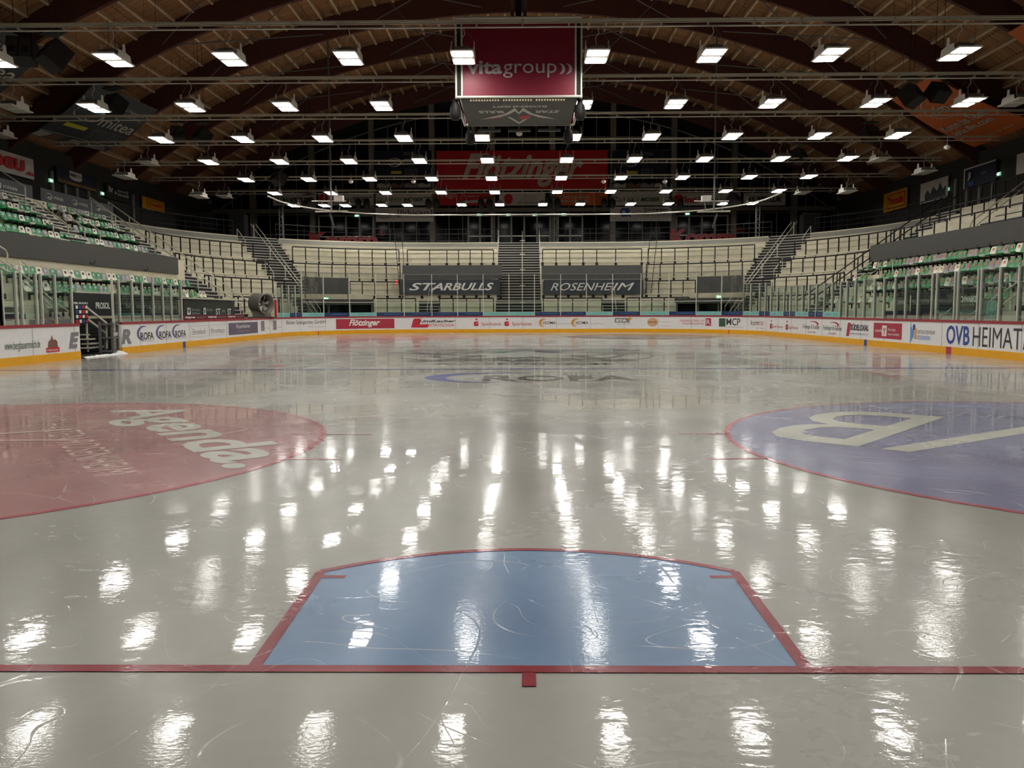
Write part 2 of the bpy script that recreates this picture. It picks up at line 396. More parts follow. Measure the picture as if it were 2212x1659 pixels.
for g, md in ((-1, ICE_DISC), (1, ICE_VIO)):
    cx = g*7.05; MB().disc((cx, 6.1, Z), 4.56, 72).build('faceoff_disc', md, ice)
    MB().disc((cx, 6.1, .003), 4.6, 72, r0=4.53).build('faceoff_circle', ICE_RIM, ice)
    for yy in (5.22, 7.0):
        xi = 4.56*math.cos(math.asin((yy-6.1)/4.56)); xs = g*(7.05-xi)
        strip(min(xs, xs-g*.62), yy-.025, max(xs, xs-g*.62), yy+.025, ICE_RIM, 'hash_mark', .003)
    for cy in (46.,):
        MB().disc((cx, cy, .003), 4.5, 60, r0=4.44).build('faceoff_circle', ICE_RIM, ice)
        MB().disc((cx, cy, .003), .3, 16).build('faceoff_spot', ICE_RIM, ice)
    for cy in (20.3, 31.7): MB().disc((cx, cy, .003), .3, 16).build('faceoff_spot', ICE_RIM, ice)
MB().disc((7.0, 46, .0025), 4.4, 48).build('faceoff_disc', ICE_GREY, ice)['label'] = 'grey disc'
MB().disc((-7.0, 46, .0025), 4.4, 48).build('faceoff_disc', ICE_DIM, ice)
for yy, m_, wd, nm in ((18.86, ICE_LINE, .28, 'blue_line'), (26, ICE_DIM, .28, 'center_line'), (33.14, ICE_LINE, .28, 'blue_line'), (52, ICE_DIM, .08, 'goal_line')):
    xw = 15 if yy < 40 else 13.6; strip(-xw, yy-wd/2, xw, yy+wd/2, m_, nm, .003)
# far crease
mb = MB(); mb.disc((0, 52, .003), 1.85, 24, a0=PI, a1=2*PI); mb.build('goal_crease', ICE_LINE, ice)
# lettering painted under the ice
A0 = Vector((-6.75, 9.5, 0)); A1 = Vector((-3.1, 4.55, 0)); dA = (A1-A0).normalized(); uA = Vector((-dA.y, dA.x, 0)); LAg = (A1-A0).length
lettering('Agenda.', lambda a, b: A0+dA*a*LAg+uA*(b*1.3-.15)+Vector((0, 0, .0045)), ICE_WHITE, ice, 'ice_lettering', 'big white lettering on the red disc', bold=.025)
lettering('WIR HALTEN ROSENHEIM', lambda a, b: A0+dA*(a*LAg*.92+.1)+uA*(b*.42-1.0)+Vector((0, 0, .0045)), ICE_PALE, ice, 'ice_lettering', 'small lettering beside the big word')
for k_ in (0, 1):
    q0 = at_z(-40, 950+k_*2, 0); 
polyline([(-7.9, 6.5), (-6.1, 7.5)], .13, ICE_PALE, 'ice_emblem'); polyline([(-8.2, 6.5), (-5.5, 6.55)], .09, ICE_PALE, 'ice_emblem')
# big emblem on the violet disc: a letter seen from behind
R_ = Vector((-.75, .66, 0)); U_ = Vector((-.66, -.75, 0)); B0 = Vector((9.75, 5.5, .0045))
lettering('OVB', lambda a, b: B0+R_*a*6.3+U_*b*3.6, ICE_WHITE, ice, 'ice_lettering', 'huge white letters on the violet disc', bold=.0)
lettering('HEIMATZEITUNGEN', lambda a, b: B0+R_*(a*6.1)+U_*(b*.5-.72), ICE_LVIO, ice, 'ice_lettering', 'thin pale lettering beyond the huge letters', bold=-.008)
fm = lambda a, b: Vector((a, b, .0035))
lettering('ROFA', lambda a, b: Vector((-.95+a*3.55, 15.05+b*1.5, .0035)), ICE_GREY, ice, 'ice_lettering', 'grey lettering on the ice before the blue line', bold=.02)
crescent_part(fm, -.6, 16.1, 1.75, 1.5, ICE_LINE, ice, 'ice_emblem', .3)
strip(-.9, 14.85, 2.6, 14.93, ICE_DIM, 'ice_underline')
# centre ice emblem
for r0, r1 in ((4.4, 4.5), (3.2, 3.45)): MB().disc((.1, 26, .0025), r1, 64, r0=r0).build('center_circle', ICE_GREY, ice)
star = []
for i in range(10):
    t = PI/2+i*PI/5; r = (5.3, 2.2)[i % 2]; star.append((.1+r*math.cos(t), 26+.9*r*math.sin(t), .0028))
MB().poly(star).build('ice_emblem', ICE_GREY, ice)
star = [(.1+(x-.1)*.62, 26+(y-26)*.62, .0032) for x, y, z in star]; MB().poly(star).build('ice_emblem', ICE, ice)
for i in range(3): strip(-5.2+i*.5, 28.3+i*.9, 5.2-i*.5, 28.5+i*.9, ICE_GREY, 'ice_emblem')
lettering('STARBULLS', lambda a, b: Vector((-3.6+a*7.2, 22.1+b*1.3, .003)), ICE_GREY, ice, 'ice_lettering', 'grey lettering at centre ice', bold=.03)
lettering('ROSENHEIM', lambda a, b: Vector((-2.6+a*5.2, 20.6+b*.8, .003)), ICE_GREY, ice, 'ice_lettering', 'smaller grey lettering at centre ice', bold=.03)
# slab below the stands
base = MB(); base.box((0, 26, -.55), (70, 110, 1.0)).build('floor', concrete); struct(bpy.data.objects['floor.001'], 'dark concrete slab around the rink')

# ================================================================== BOARDS
BH = 1.19
def boards(s0, s1, label):
    t = thing('rink_boards', label, 'rink boards', P((s0+s1)/2, .05, 0))
    sweep(MB(), s0, s1, [(0, .25, 0), (0, 1.10, 0), (.1, 1.10, 0), (.1, .25, 0)]).build('board_face', board_w, t)
    sweep(MB(), s0, s1, [(-.012, 0, 0), (-.012, .25, 0), (.1, .25, 0), (.1, 0, 0)]).build('kick_plate', kick, t)
    sweep(MB(), s0, s1, [(-.03, 1.10, 0), (-.03, BH, 0), (.13, BH, 0), (.13, 1.10, 0)]).build('cap_rail', capr, t)
    s = math.ceil(s0/2.4)*2.4
    while s < s1-.1: sweep(MB(), s-.008, s+.008, [(-.004, .25, 0), (-.004, 1.10, 0), (.02, 1.10, 0), (.02, .25, 0)]).build('panel_seam', seam_m, t); s += 2.4
    return t
GO0, GO1 = sof(173, 0, .6), sof(263, 0, .6)
SX = 6.5+LA
bA = boards(GO1, SX+43.2, 'white dasher boards with yellow kick plate curving round the far end and right side')
bB = boards(-(SX+43.2), GO0, 'white dasher board section in the left foreground, left of the open gate')
def ad(u0, u1, z0, z1, par=None, o=-.006): return wallmap(sof(u0, o, .6), sof(u1, o, .6), z0, z1, o)
def adtext(s, u0, u1, z0, z1, col, par=bA, bold=0., shear=0., label=None, o=-.008):
    return lettering(s, ad(u0, u1, z0, z1, o=o), K[col], par, 'advert_lettering', label, bold, shear)
def adbox(u0, u1, z0, z1, col, par=bA, label=None, o=-.005):
    s0, s1 = sof(u0, o, .6), sof(u1, o, .6); mb = sweep(MB(), s0, s1, [(o, z0, 0), (o, z1, 0)], closed=False)
    ob = mb.build('advert_panel', K[col], par)
    if label: ob['label'] = label
    return ob
def adframe(u0, u1, z0, z1, col, par=bA, th=.012):
    s0, s1 = sof(u0, 0, .6), sof(u1, 0, .6); mb = MB()
    for a, b, c, d in ((s0, s1, z0, z0+th), (s0, s1, z1-th, z1), (s0, s0+th*1.5, z0, z1), (s1-th*1.5, s1, z0, z1)):
        sweep(mb, a, b, [(-.006, c, 0), (-.006, d, 0)], closed=False)
    return mb.build('advert_frame', K[col], par)
adtext('www.bergbauernmilch.de', -34, 87, .40, .72, 'green', bB)
adbox(99, 128, .30, .45, 'red', bB); adtext('Hallertauer', 101, 126, .34, .41, 'white', bB)
patch(ad(103, 125, .45, .85), [(0, 0), (1, 0), (.95, .45), (.8, .62), (.55, .6), (.45, 1), (.3, .62), (.1, .5)], K['brown'], bB, 'advert_emblem')
adtext('Echt. Gut.', 104, 123, .16+.1, .3-.02, 'grey', bB)
adtext('E', 148, 171.5, .36, .90, 'grey', bB, bold=.06, shear=.25)
adtext('R', 262, 284, .36, .92, 'grey', bold=.05, shear=.2)
for a, b in ((296, 332), (337, 370), (372, 402)):
    crescent_part(ad(a, a+(b-a)*.9, .42, 1.02), .45, .5, .45, .5, K['violet'], bA, 'advert_emblem', .3)
    adtext('ROFA', a+(b-a)*.22, b, .46, .76, 'dark', bold=.02); adtext('INDUSTRIAL AUTOMATION', a+(b-a)*.3, b, .40, .43, 'grey')
for a in (412, 452.5):
    adframe(a, a+37, .42, .92, 'lgrey'); adtext('Ehrenbeck', a+4, a+33, .52, .78, 'grey', bold=-.01); adtext('Karosserie Lackier', a+14, a+28, .36, .39, 'lgrey')
adbox(494, 557, .36, .98, 'plum'); adtext('Rosenheimer', 511, 541, .68, .90, 'white'); adtext('Wirtschaftsdienst', 514, 541, .5, .56, 'lgrey')
for a in (564, 590): adbox(a, a+7.5, .45, 1.02, 'grey'); adtext('Partner Bau', a+1, a+18, .56, .64, 'lgrey')
adtext('Richter Spielgeräte GmbH', 619, 704, .66, .98, 'dark'); adtext('Spielplätze, die Kinder lieben', 665, 702, .50, .57, 'grey')
adbox(726, 852, .34, 1.02, 'berry', label='red advert panel'); adtext('Flötzinger', 754, 821, .42, .98, 'white', bold=.03, shear=.35)
patch(ad(888, 926, .38, 1.02), [(0, 0), (.62, 0), (.68, .3), (1, .42), (.98, .3), (.98, .05), (.9, 0), (.62, 0), (.0, 0), (.14, .85), (.22, 1), (.45, 1), (.36, .42), (1, .42), (.92, .18), (0, 0)][:1]+[(.95, 0), (1, .35), (.5, .35), (.55, 1), (.2, 1), (.12, .85)], K['red'], bA, 'advert_emblem')
adtext('LindLacher', 904, 985, .74, .92, 'dark', bold=.03, shear=.3); adtext('ELEKTROTECHNIK', 917, 982, .44, .64, 'red', shear=.25); adtext('Rosenheim', 892, 912, .42, .5, 'white')
for a in (1024, 1090):
    adtext('s', a-.5, a+10, .46, .80, 'red', bold=.09); patch(ad(a+3, a+7.5, .88, 1.0), circ(.5, .5, .5, .5), K['red'], bA, 'advert_emblem')
    adtext('Sparkasse', a+16, a+58, .44, .74, 'red')
for a in (1164, 1234):
    crescent_part(ad(a, a+18, .36, 1.0), .6, .5, .6, .5, K['orange'], bA, 'advert_emblem', .35); crescent_part(ad(a+4, a+18, .45, .92), .6, .5, .6, .5, K['yel2'], bA, 'advert_emblem', .25)
    adtext('ISOMA', a+10, a+37, .58, .78, 'dark', bold=.01); adtext('Haustechnik GmbH', a+40, a+70, .58, .64, 'grey')
adbox(1328, 1360, .68, 1.0, 'grey'); adtext('ETA', 1331, 1354, .74, .92, 'white', bold=.06); patch(ad(1357, 1364, .86, 1.05), circ(.5, .5, .5, .5), K['yel2'], bA, 'advert_emblem')
adtext('...mein Heizsystem', 1332, 1363, .54, .62, 'grey')
patch(ad(1398, 1421, .4, 1.02), circ(.5, .5, .5, .5, 28), K['peach'], bA, 'advert_emblem'); adtext('BOLTE', 1401, 1418, .66, .78, 'brown', bold=.03, o=-.012); adtext('Wir kommen immer', 1423, 1446, .72, .78, 'grey'); adtext('www.bolte', 1429, 1446, .42, .47, 'red')
adtext('Ambulantes Reha- und', 1468, 1521, .76, .94, 'pink'); adtext('Gesundheitszentrum', 1474, 1521, .56, .74, 'pink'); adbox(1524, 1536, .48, 1.0, 'berry'); adtext('R', 1526, 1534, .58, .9, 'white')
adbox(1553, 1567, .44, 1.0, 'green'); adtext('MCP', 1569, 1599, .54, 1.0, 'dark', bold=.01); adtext('Fertigungstechnik GmbH', 1569, 1605, .38, .46, 'grey')
adtext('kom', 1622, 1638, .58, .92, 'dark'); adtext('ro', 1638.6, 1648.5, .58, .82, 'pink'); adtext('Ihr Netz', 1634, 1651, .38, .44, 'pink')
for a in (1663, 1697):
    adtext('s', a, a+5.5, .42, .74, 'berry', bold=.09); patch(ad(a+2, a+4, .82, .96), circ(.5, .5, .5, .5), K['berry'], bA, 'advert_emblem'); adtext('Sparkasse', a+6.5, a+27, .44, .66, 'pink')
for a in (1734, 1778):
    adtext('Freilinger & Geisler', a, a+36+(a-1734)*.1, .50, .78, 'dark'); adtext('ROSENHEIM', a+11, a+28, .36, .43, 'berry')
    crescent_part(ad(a+10, a+34, .72, 1.0), .5, .4, .5, .5, K['berry'], bA, 'advert_emblem', .4, -.3*PI, .75*PI)
patch(ad(1828, 1838, .34, .96), [(0, 0), (.6, 0), (1, .9), (.8, 1), (.3, 1)], K['berry'], bA, 'advert_emblem'); adtext('SÜDELOXAL', 1837, 1876, .62, .94, 'dark', bold=.04, shear=.2); adtext('OBERFLÄCHENVEREDELUNG', 1836, 1875, .44, .52, 'grey')
adbox(1887, 1948, .36, 1.0, 'berry', label='red advert panel'); adbox(1905, 1915, .46, .90, 'white', o=-.007); adtext('canada', 1890, 1905, .62, .76, 'white'); adtext('Y', 1906.5, 1913.5, .5, .8, 'berry', bold=.02, o=-.012)
adtext('Mein Leben.', 1918, 1935, .68, .80, 'white'); adtext('Immer versichert.', 1918, 1943, .50, .62, 'white')
patch(ad(1966, 1980, .24, 1.0), [(0, .0), (.5, .35), (.6, .8), (.35, .7), (0, 1)], K['sky'], bA, 'advert_emblem'); patch(ad(1966, 1980, .24, 1.0), [(.6, .25), (1, .25), (1, .8), (.6, .75)], K['peach'], bA, 'advert_emblem')
patch(ad(1971, 1977, .78, 1.0), circ(.5, .5, .5, .5), K['blue'], bA, 'advert_emblem')
adtext('ORTHO ZENTRUM', 1982, 2019, .64, .78, 'grey'); adtext('ROSENHEIM', 1982, 2009, .42, .58, 'sky')
adtext('OVB', 2044, 2094, .34, 1.0, 'blue', bold=.02); adtext('HEIMAT', 2101, 2207, .34, .98, 'dark', bold=-.004); adtext('ZEITUNGEN', 2210, 2420, .34, .98, 'dark', bold=-.004)
# coloured marks where the lines meet the kick plate
def kmark(s, wd, m_, par, lab):
    o = sweep(MB(), s-wd/2, s+wd/2, [(-.016, 0, 0), (-.016, .25, 0)], closed=False).build('line_mark', m_, par); o['label'] = lab
for g in (-1, 1):
    kmark(g*(SX+47.5-33.14), .3, K['blue'], bA, 'blue mark'); kmark(g*(6.5+8.5*math.asin(.53+.315)), .07, K['red'], bA, 'red mark')
kmark(SX+47.5-26, .35, K['berry'], bA, 'red mark')

# ================================================================== GLASS
def post(par, s, z0, z1, wd=.05, mats=(steel, steel_d)):
    x, y, n = path(s, .05); R = Matrix.Rotation(-math.atan2(n[0], n[1]), 3, 'Z')
    MB().box((x, y, (z0+z1)/2), (wd, .07, z1-z0), R=R).build('stanchion', mats[0], par)
def pane(s0, s1, z1, label, posts, gm, group, strip_col=None, z2=None, dark=True, text=None):
    t = thing('glass_panel', label, 'rink glass', P((s0+s1)/2, .05, BH), group=group)
    e = .03
    sweep(MB(), s0+e, s1-e, [(.04, BH, 0), (.04, z1, 0), (.055, z1, 0), (.055, BH, 0)]).build('pane', gm, t)
    for s in posts: post(t, s, BH, z2 or z1+.03, .045)
    if z2:
        sweep(MB(), s0+e, s1-e, [(.04, z1+.03, 0), (.04, z2-.02, 0), (.055, z2-.02, 0), (.055, z1+.03, 0)]).build('upper_pane', G_up, t)
        MB().tube([P(s0, .05, z2), P(s1, .05, z2)], .02).build('top_rail', steel_d, t); MB().tube([P(s0, .05, z1+.015), P(s1, .05, z1+.015)], .02).build('middle_rail', steel, t)
    elif dark:
        sweep(MB(), s1-.02, s1+.07, [(.09, BH, 0), (.09, z1, 0), (.12, z1, 0), (.12, BH, 0)]).build('clamp_bar', steel_d, t)
    if strip_col is not None:
        c_ = (turq, navy)[strip_col]
        sweep(MB(), s0+.03, s1-.03, [(.03, BH+.005, 0), (.03, BH+.27, 0)], closed=False).build('advert_strip', c_, t)
        lettering(text, wallmap(s0+(s1-s0)*.3, s1-(s1-s0)*.12, BH+.1, BH+.19, .025), (K['teal'], K['sky'])[strip_col], t, 'advert_lettering')
    return t
LG = [sof(u, .05, 1.9) for u in (-60, -22, 5, 35, 47, 79, 90, 120, 155)]
LG = [-47.5]+[s for s in LG if s > -47.4]
for i in range(len(LG)-1): pane(LG[i], LG[i+1], 2.75, 'clear glass on the left foreground boards, %s pane left of the gate' % ordn(len(LG)-2-i), [LG[i]]+([LG[-1]] if i == len(LG)-2 else []), G_side, 'glass panes left of the gate')
LG = [sof(u, .05, 1.9) for u in (243, 258, 286, 308, 331, 352, 370, 392)]
for i in range(len(LG)-1): pane(LG[i], LG[i+1], 2.75, 'clear glass on the left boards, %s pane right of the gate' % ordn(i), [LG[i]]+([LG[-1]] if i == 6 else []), G_side, 'glass panes right of the gate')
RGu = [1815, 1829, 1847, 1866, 1888, 1909, 1933, 1956, 1983, 2013, 2023, 2062, 2069, 2112, 2119, 2159, 2200, 2240]
RG = [sof(u, .05, 1.9) for u in RGu]
for i in range(len(RG)-1): pane(RG[i], RG[i+1], 2.85, 'tall clear glass on the right boards, %s pane from its far end' % ordn(i), [RG[i]]+([RG[-1]] if i == len(RG)-2 else []), G_side, 'tall glass panes along the right boards')
SG = [1606, 1621, 1640, 1653, 1665, 1679, 1693, 1707, 1720, 1733, 1747, 1763, 1780, 1797, 1815]
SG = [sof(u, .05, 1.9) for u in SG]
for i in range(len(SG)-1): pane(SG[i], SG[i+1], 2.85 if i > 3 else 3.2, 'narrow glass pane in the right far corner, %s from the left' % ordn(i), [SG[i]], G_end, 'narrow glass panes in the right far corner', (i//2) % 2, text='Ihre regionale')
SG = [sof(u, .05, 1.9) for u in (597, 610, 624, 638, 652)]
for i in range(len(SG)-1): pane(SG[i], SG[i+1], 3.2, 'narrow glass pane in the left far corner, %s from the red post' % ordn(i), [SG[i]], G_end, 'narrow glass panes in the left far corner', (i//2) % 2, text='Ihre regionale')
EG = [652, 699, 755, 812, 873, 933, 988.5, 1044, 1099.5, 1154.5, 1211, 1266.6, 1323, 1384, 1444.6, 1504, 1558.5, 1606]
cols = [0, 1, 0, 1, 1, 1, 1, 0, 0, 1, 1, 0, 1, 0, 1, 0, 1]
ES = [sof(u, .05, 1.9) for u in EG]
for i in range(len(ES)-1):
    pane(ES[i], ES[i+1], 2.15, 'two-tier far end glass with %s strip, %s pane from the left' % (('turquoise', 'dark blue')[cols[i]], ordn(i)), [ES[i]]+([ES[-1]] if i == len(ES)-2 else []), G_end, 'two-tier glass panes across the far end', cols[i], 4.13, text='Ihre regionale Wohnzimmer')
# red post at the left far corner glass
t = tag(MB().tube([P(sof(597, .05, 1.9)-.15, .05, BH), P(sof(597, .05, 1.9)-.15, .05, 2.25)], .07, 8).build('corner_post', K['red']), 'thick red post at the start of the left far corner glass', 'post')

# ================================================================== TERRACES
O0, RUN, RISE, NR, Z0 = 1.8, .575, .4375, 15, .6
def zrow(i): return Z0+RISE*i
def terrace_prof(i0, i1, zb):
    pr = [(O0+RUN*i0, zb, 0)]
    for i in range(i0, i1):
        if i > i0: pr.append((O0+RUN*i, zrow(i), 0))
        pr.append((O0+RUN*i, zrow(i+1)-.07, 0)); pr.append((O0+RUN*i-.045, zrow(i+1)-.07, 0)); pr.append((O0+RUN*i-.045, zrow(i+1), 1))
    pr.append((O0+RUN*i1, zb, 0))
    return pr
def stair_prof(i0, i1, zb):
    pr = [(O0+RUN*i0, zb, 0)]; n = (i1-i0)*2; r = RISE/2; q = RUN/2; z = zrow(i0); o = O0+RUN*i0
    for k in range(n):
        z1 = zrow(i0)+r*(k+1); oo = o+q*k
        pr.append((oo, z1-.05, 2)); pr.append((oo, z1, 1)); pr.append((oo+q, z1, 3))
    pr[0] = (pr[0][0], zb, 3)
    pr.append((O0+RUN*i1, zb, 0)); return pr
ST = [beige, tread_m, nose_m, riser_m]
def terrace(s0, s1, i0, i1, zb=-.04, name='wall_terrace', label='cream concrete standing terrace'):
    return struct(sweep(MB(), s0, s1, terrace_prof(i0, i1, zb), 1.0).build(name, ST), label)
def stair(s0, s1, i0, i1, label, zb=-.04):
    o = sweep(MB(), s0, s1, stair_prof(i0, i1, zb), 1.0).build('terrace_stairs', ST); return struct(o, label)
CS0, CS1 = -2.03, 1.40                       # centre stairs
KS0, KS1 = 12.75, 14.35                      # corner stairs (both sides)
zc_ = 1.5
def su(u, o=2.5, z=1.2): return sof(u, o, z)
portL = (su(660), su(802)); portR = (su(1462), su(1600))
smL = (su(905), su(947)); smR = (su(1304), su(1350))
AIS = SX+.75; AIE = SX+3.6; B = 4
for a, b in ((-KS0, CS0), (CS1, KS0), (-AIS, -KS1), (KS1, AIS)): terrace(a, b, B, NR, zrow(B)-1.2)
for a, b in ((-AIS, -KS1), (-KS0, portL[0]), (portL[1], smL[0]), (smL[1], CS0), (CS1, smR[0]), (smR[1], portR[0]), (portR[1], KS0), (KS1, AIS)):
    if b > a: terrace(a, b, 0, B)
# rear support under the upper terraces over the portals
stair(CS0, CS1, 0, NR, 'wide centre stairs with dark risers behind the far goal')
stair(-KS1, -KS0, 0, NR, 'left corner stairs with dark risers'); stair(KS0, KS1, 0, NR, 'right corner stairs with dark risers')
stair(*smL, 0, B, 'short stairs below the left black banner'); stair(*smR, 0, B, 'short stairs below the right black banner')
# portals
for (a, b), sd, scr in ((portL, 'left', (su(662, 1.7, 3.3), su(753, 1.7, 3.3))), (portR, 'right', (su(1505, 1.7, 3.3), su(1603, 1.7, 3.3)))):
    w_ = struct(sweep(MB(), a, b, [(4.1, -.04, 0), (4.1, 2.35, 0), (4.2, 2.35, 0), (4.2, -.04, 0)]).build('wall_portal', blackp), 'dark back wall inside the %s doorway' % sd)
    struct(sweep(MB(), a, b, [(1.8, 2.1, 0), (1.8, 2.4, 0), (4.15, 2.4, 0), (4.15, 2.1, 0)]).build('ceiling_portal', fascia_m), 'slab over the %s doorway' % sd)
    struct(sweep(MB(), a, b, [(4.0, 2.35, 0), (4.0, 2.8, 0), (4.1, 2.8, 0), (4.1, 2.35, 0)]).build('wall_portal', beige), 'upstand above the %s doorway' % sd)
    t = thing('entrance_doors', 'dark double doors in pale frames under the %s grey screen' % sd, 'doors', P((a+b)/2, 2.2, 0))
    for k in range(4):
        s = a+(b-a)*(k+.02)/3.06; sweep(MB(), s, s+.07, [(2.2, 0, 0), (2.2, 2.1, 0), (2.27, 2.1, 0), (2.27, 0, 0)]).build('door_frame', frame_m, t)
    sweep(MB(), a, b, [(2.2, 2.02, 0), (2.2, 2.1, 0), (2.27, 2.1, 0), (2.27, 2.02, 0)]).build('door_frame', steel, t)
    for k in range(3): sweep(MB(), a+(b-a)*k/3+.1, a+(b-a)*(k+1)/3-.06, [(2.23, .0, 0), (2.23, 2.02, 0), (2.25, 2.02, 0), (2.25, 0, 0)]).build('door_leaf', night, t)
    tag(sweep(MB(), scr[0], scr[1], [(1.75, 2.75, 0), (1.75, 3.9, 0), (1.8, 3.9, 0), (1.8, 2.75, 0)]).build('privacy_screen', screen_m), 'plain grey screen on the railing above the %s doorway' % sd, 'screen', 'grey screens above the doorways')
    for q in (0, 1): MB().box(P(scr[q], 1.85, 3.0), (.06, .06, 1.9)).build('screen_post', steel_d, bpy.data.objects['privacy_screen' if sd == 'left' else 'privacy_screen.001'])
# portal hand rails
def rails(name, label, lines, r=.03, m_=railw, group=None, kids=None, cat='handrail'):
    p0 = lines[0][0]; t = thing(name, label, cat, (p0[0], p0[1], min(p[2] for l in lines for p in l)), group=group)
    for i, l in enumerate(lines): MB().tube(l, r).build((kids or ['rail'])[min(i, len(kids or [0])-1)], m_, t)
    return t
# ---------- crush barriers
def barrier(s0, s1, i, label, m_=blackm, h=1.2, sp=1.0, o_off=.08, z=None, grp='black crush barriers on the standing terraces'):
    o = O0+RUN*i+o_off; zz = zrow(i)+.02 if z is None else z
    t = thing('crush_barrier', label, 'barrier', P((s0+s1)/2, o, zz), group=grp)
    n = max(1, round((s1-s0)*((8.5+o)/8.5 if abs(s0+s1)/2 > 6.5 else 1)/sp)); ss = srange(s0, s1, .7)
    MB().tube([P(s, o, zz+h) for s in ss], .045).build('top_rail', m_, t)
    for k in range(n+1):
        s = s0+(s1-s0)*k/n; p = P(s, o, zz)
        b_ = MB().box((p.x, p.y, p.z+h/2), (.07, .07, h)); b_.box((p.x, p.y-.06 if abs(s) < 15 else p.y, p.z+.05), (.2, .14, .26)); b_.build('post', m_, t)
    return t
LV = {4: 10.45, 3: 7.35, 2: 4.35, 1: 1.45}
def lv_row(L): return {4: 10, 3: 7, 2: 4, 1: 2}[L]
def bar_u(L, u0, u1, label):
    i = {4: 10.4, 3: 7.4, 2: 4.45, 1: 1.6}[L]; o = O0+RUN*int(i)+.08; z = zrow(int(i))
    z = {4: 5.2, 3: 3.87, 2: 2.55, 1: 1.27}[L]
    barrier(sof(u0, o, z+.6), sof(u1, o, z+.6), int(i), label, z=z)
nm = {4: 'top', 3: 'upper middle', 2: 'lower middle', 1: 'lowest'}
for L, segs in {4: ((632, 862, 'between left corner stairs and the tilted ladder rail'), (880, 1066, 'above the left grey banner board'), (1172, 1386, 'above the right grey banner board'), (1400, 1630, 'between the right ladder rail and corner stairs')),
                3: ((632, 864, 'left of the banner board'), (1396, 1632, 'right of the banner board')),
                2: ((756, 864, 'between left grey screen and banner'), (872, 1082, 'behind the left black banner'), (1174, 1386, 'behind the right black banner'), (1396, 1502, 'between banner and right grey screen')),
                1: ((806, 898, 'left of the short left stairs'), (950, 1066, 'between short left stairs and centre stairs'), (1174, 1300, 'between centre stairs and short right stairs'), (1354, 1488, 'right of the short right stairs'))}.items():
    for u0, u1, d in segs: bar_u(L, u0, u1, 'black crush barrier, %s row, %s' % (nm[L], d))
for L, i, z in ((4, 10, 5.2), (3, 7, 3.87), (2, 4, 2.55), (1, 1, 1.27)):
    barrier(-AIS+.05, -KS1-.1, i, 'black crush barrier, %s row, on the curved terrace left of the left corner stairs' % nm[L], z=z)
    barrier(KS1+.1, AIS-.05, i, 'black crush barrier, %s row, on the curved terrace right of the right corner stairs' % nm[L], z=z)
# concourse railing
ZC = zrow(NR)
def conc(s0, s1, label):
    o = O0+RUN*NR-.12; t = thing('concourse_railing', label, 'railing', P((s0+s1)/2, o, ZC-.2), group='black railings along the upper walkway')
    for hh, r in ((1.12, .03), (.72, .014), (.38, .014)): MB().tube([P(s, o, ZC+hh) for s in srange(s0, s1, .7)], r, 5).build('rail', blackm, t)
    n = round((s1-s0)/ .62 if abs(s0+s1) > 26 else (s1-s0)/1.05)
    for k in range(n+1):
        p = P(s0+(s1-s0)*k/n, o, ZC); mb = MB().box((p.x, p.y, ZC+.46), (.04, .04, 1.32)); mb.box((p.x, p.y, ZC-.18), (.2, .2, .28)); mb.build('post', blackm, t)
conc(-KS0, CS0-.1, 'black walkway railing above the terraces, left of the centre stairs'); conc(CS1+.1, KS0, 'black walkway railing above the terraces, right of the centre stairs')
conc(-AIS, -KS1, 'black walkway railing above the left curved terrace'); conc(KS1, AIS, 'black walkway railing above the right curved terrace')
# banners and boards hanging in front of the terraces
def hang(name, label, cat, u0, u1, v0, v1, o, m_, text=None, col=None, th=.04, bold=.03, shear=.35, tb=(.08, .2, .92, .8), wave=0, group=None, parent_extra=None):
    s0 = sof(u0, o, 3); s1 = sof(u1, o, 3); pm = P((s0+s1)/2, o, 0)
    z1 = at_y((u0+u1)/2, v0, pm.y).z; z0 = at_y((u0+u1)/2, v1, pm.y).z
    t = thing(name, label, cat, (pm.x, pm.y, z0), group=group)
    def f(a, b): 
        p = P(s0+(s1-s0)*a, o, z0+(z1-z0)*b); x, y, n = path(s0+(s1-s0)*a, o)
        w = wave*(math.sin(a*37+b*3)+.6*math.sin(a*61-b*5)+.5*math.sin(b*9+a*13)); return Vector((p.x-n[0]*w, p.y-n[1]*w, p.z))
    mb = MB(); n = 60 if wave else 16; k = 8 if wave else 1
    for i in range(n):
        for j in range(k): mb.quad(f(i/n, j/k), f((i+1)/n, j/k), f((i+1)/n, (j+1)/k), f(i/n, (j+1)/k))
    g = lambda a, b: f(a, b)+Vector((0, th, 0))
    for i in range(n): mb.quad(g(i/n, 0), g(i/n, 1), g((i+1)/n, 1), g((i+1)/n, 0))
    mb.build('banner_cloth' if wave else 'board', m_, t)
    if text: lettering(text, lambda a, b: f(a, b)-Vector((0, .035, 0)), K[col], t, 'lettering', None, bold, shear, box=tb)
    return t
hang('banner_board', 'plain dark grey board above the left black banner', 'board', 870, 1085, 573, 603, 3.95, screen_m)
hang('banner_board', 'plain dark grey board above the right black banner', 'board', 1170, 1388, 573, 603, 3.95, screen_m)
hang('lettered_banner', 'wrinkled black banner with slanted white lettering, left of the centre stairs', 'banner', 864, 1080, 604, 636, 3.9, K['slate'], 'STARBULLS', 'white', bold=.02, wave=.012, tb=(.07, .27, .93, .78))
hang('lettered_banner', 'wrinkled black banner with slanted white lettering, right of the centre stairs', 'banner', 1174, 1390, 604, 636, 3.9, K['slate'], 'ROSENHEIM', 'white', bold=0, wave=.012, tb=(.08, .27, .93, .78))
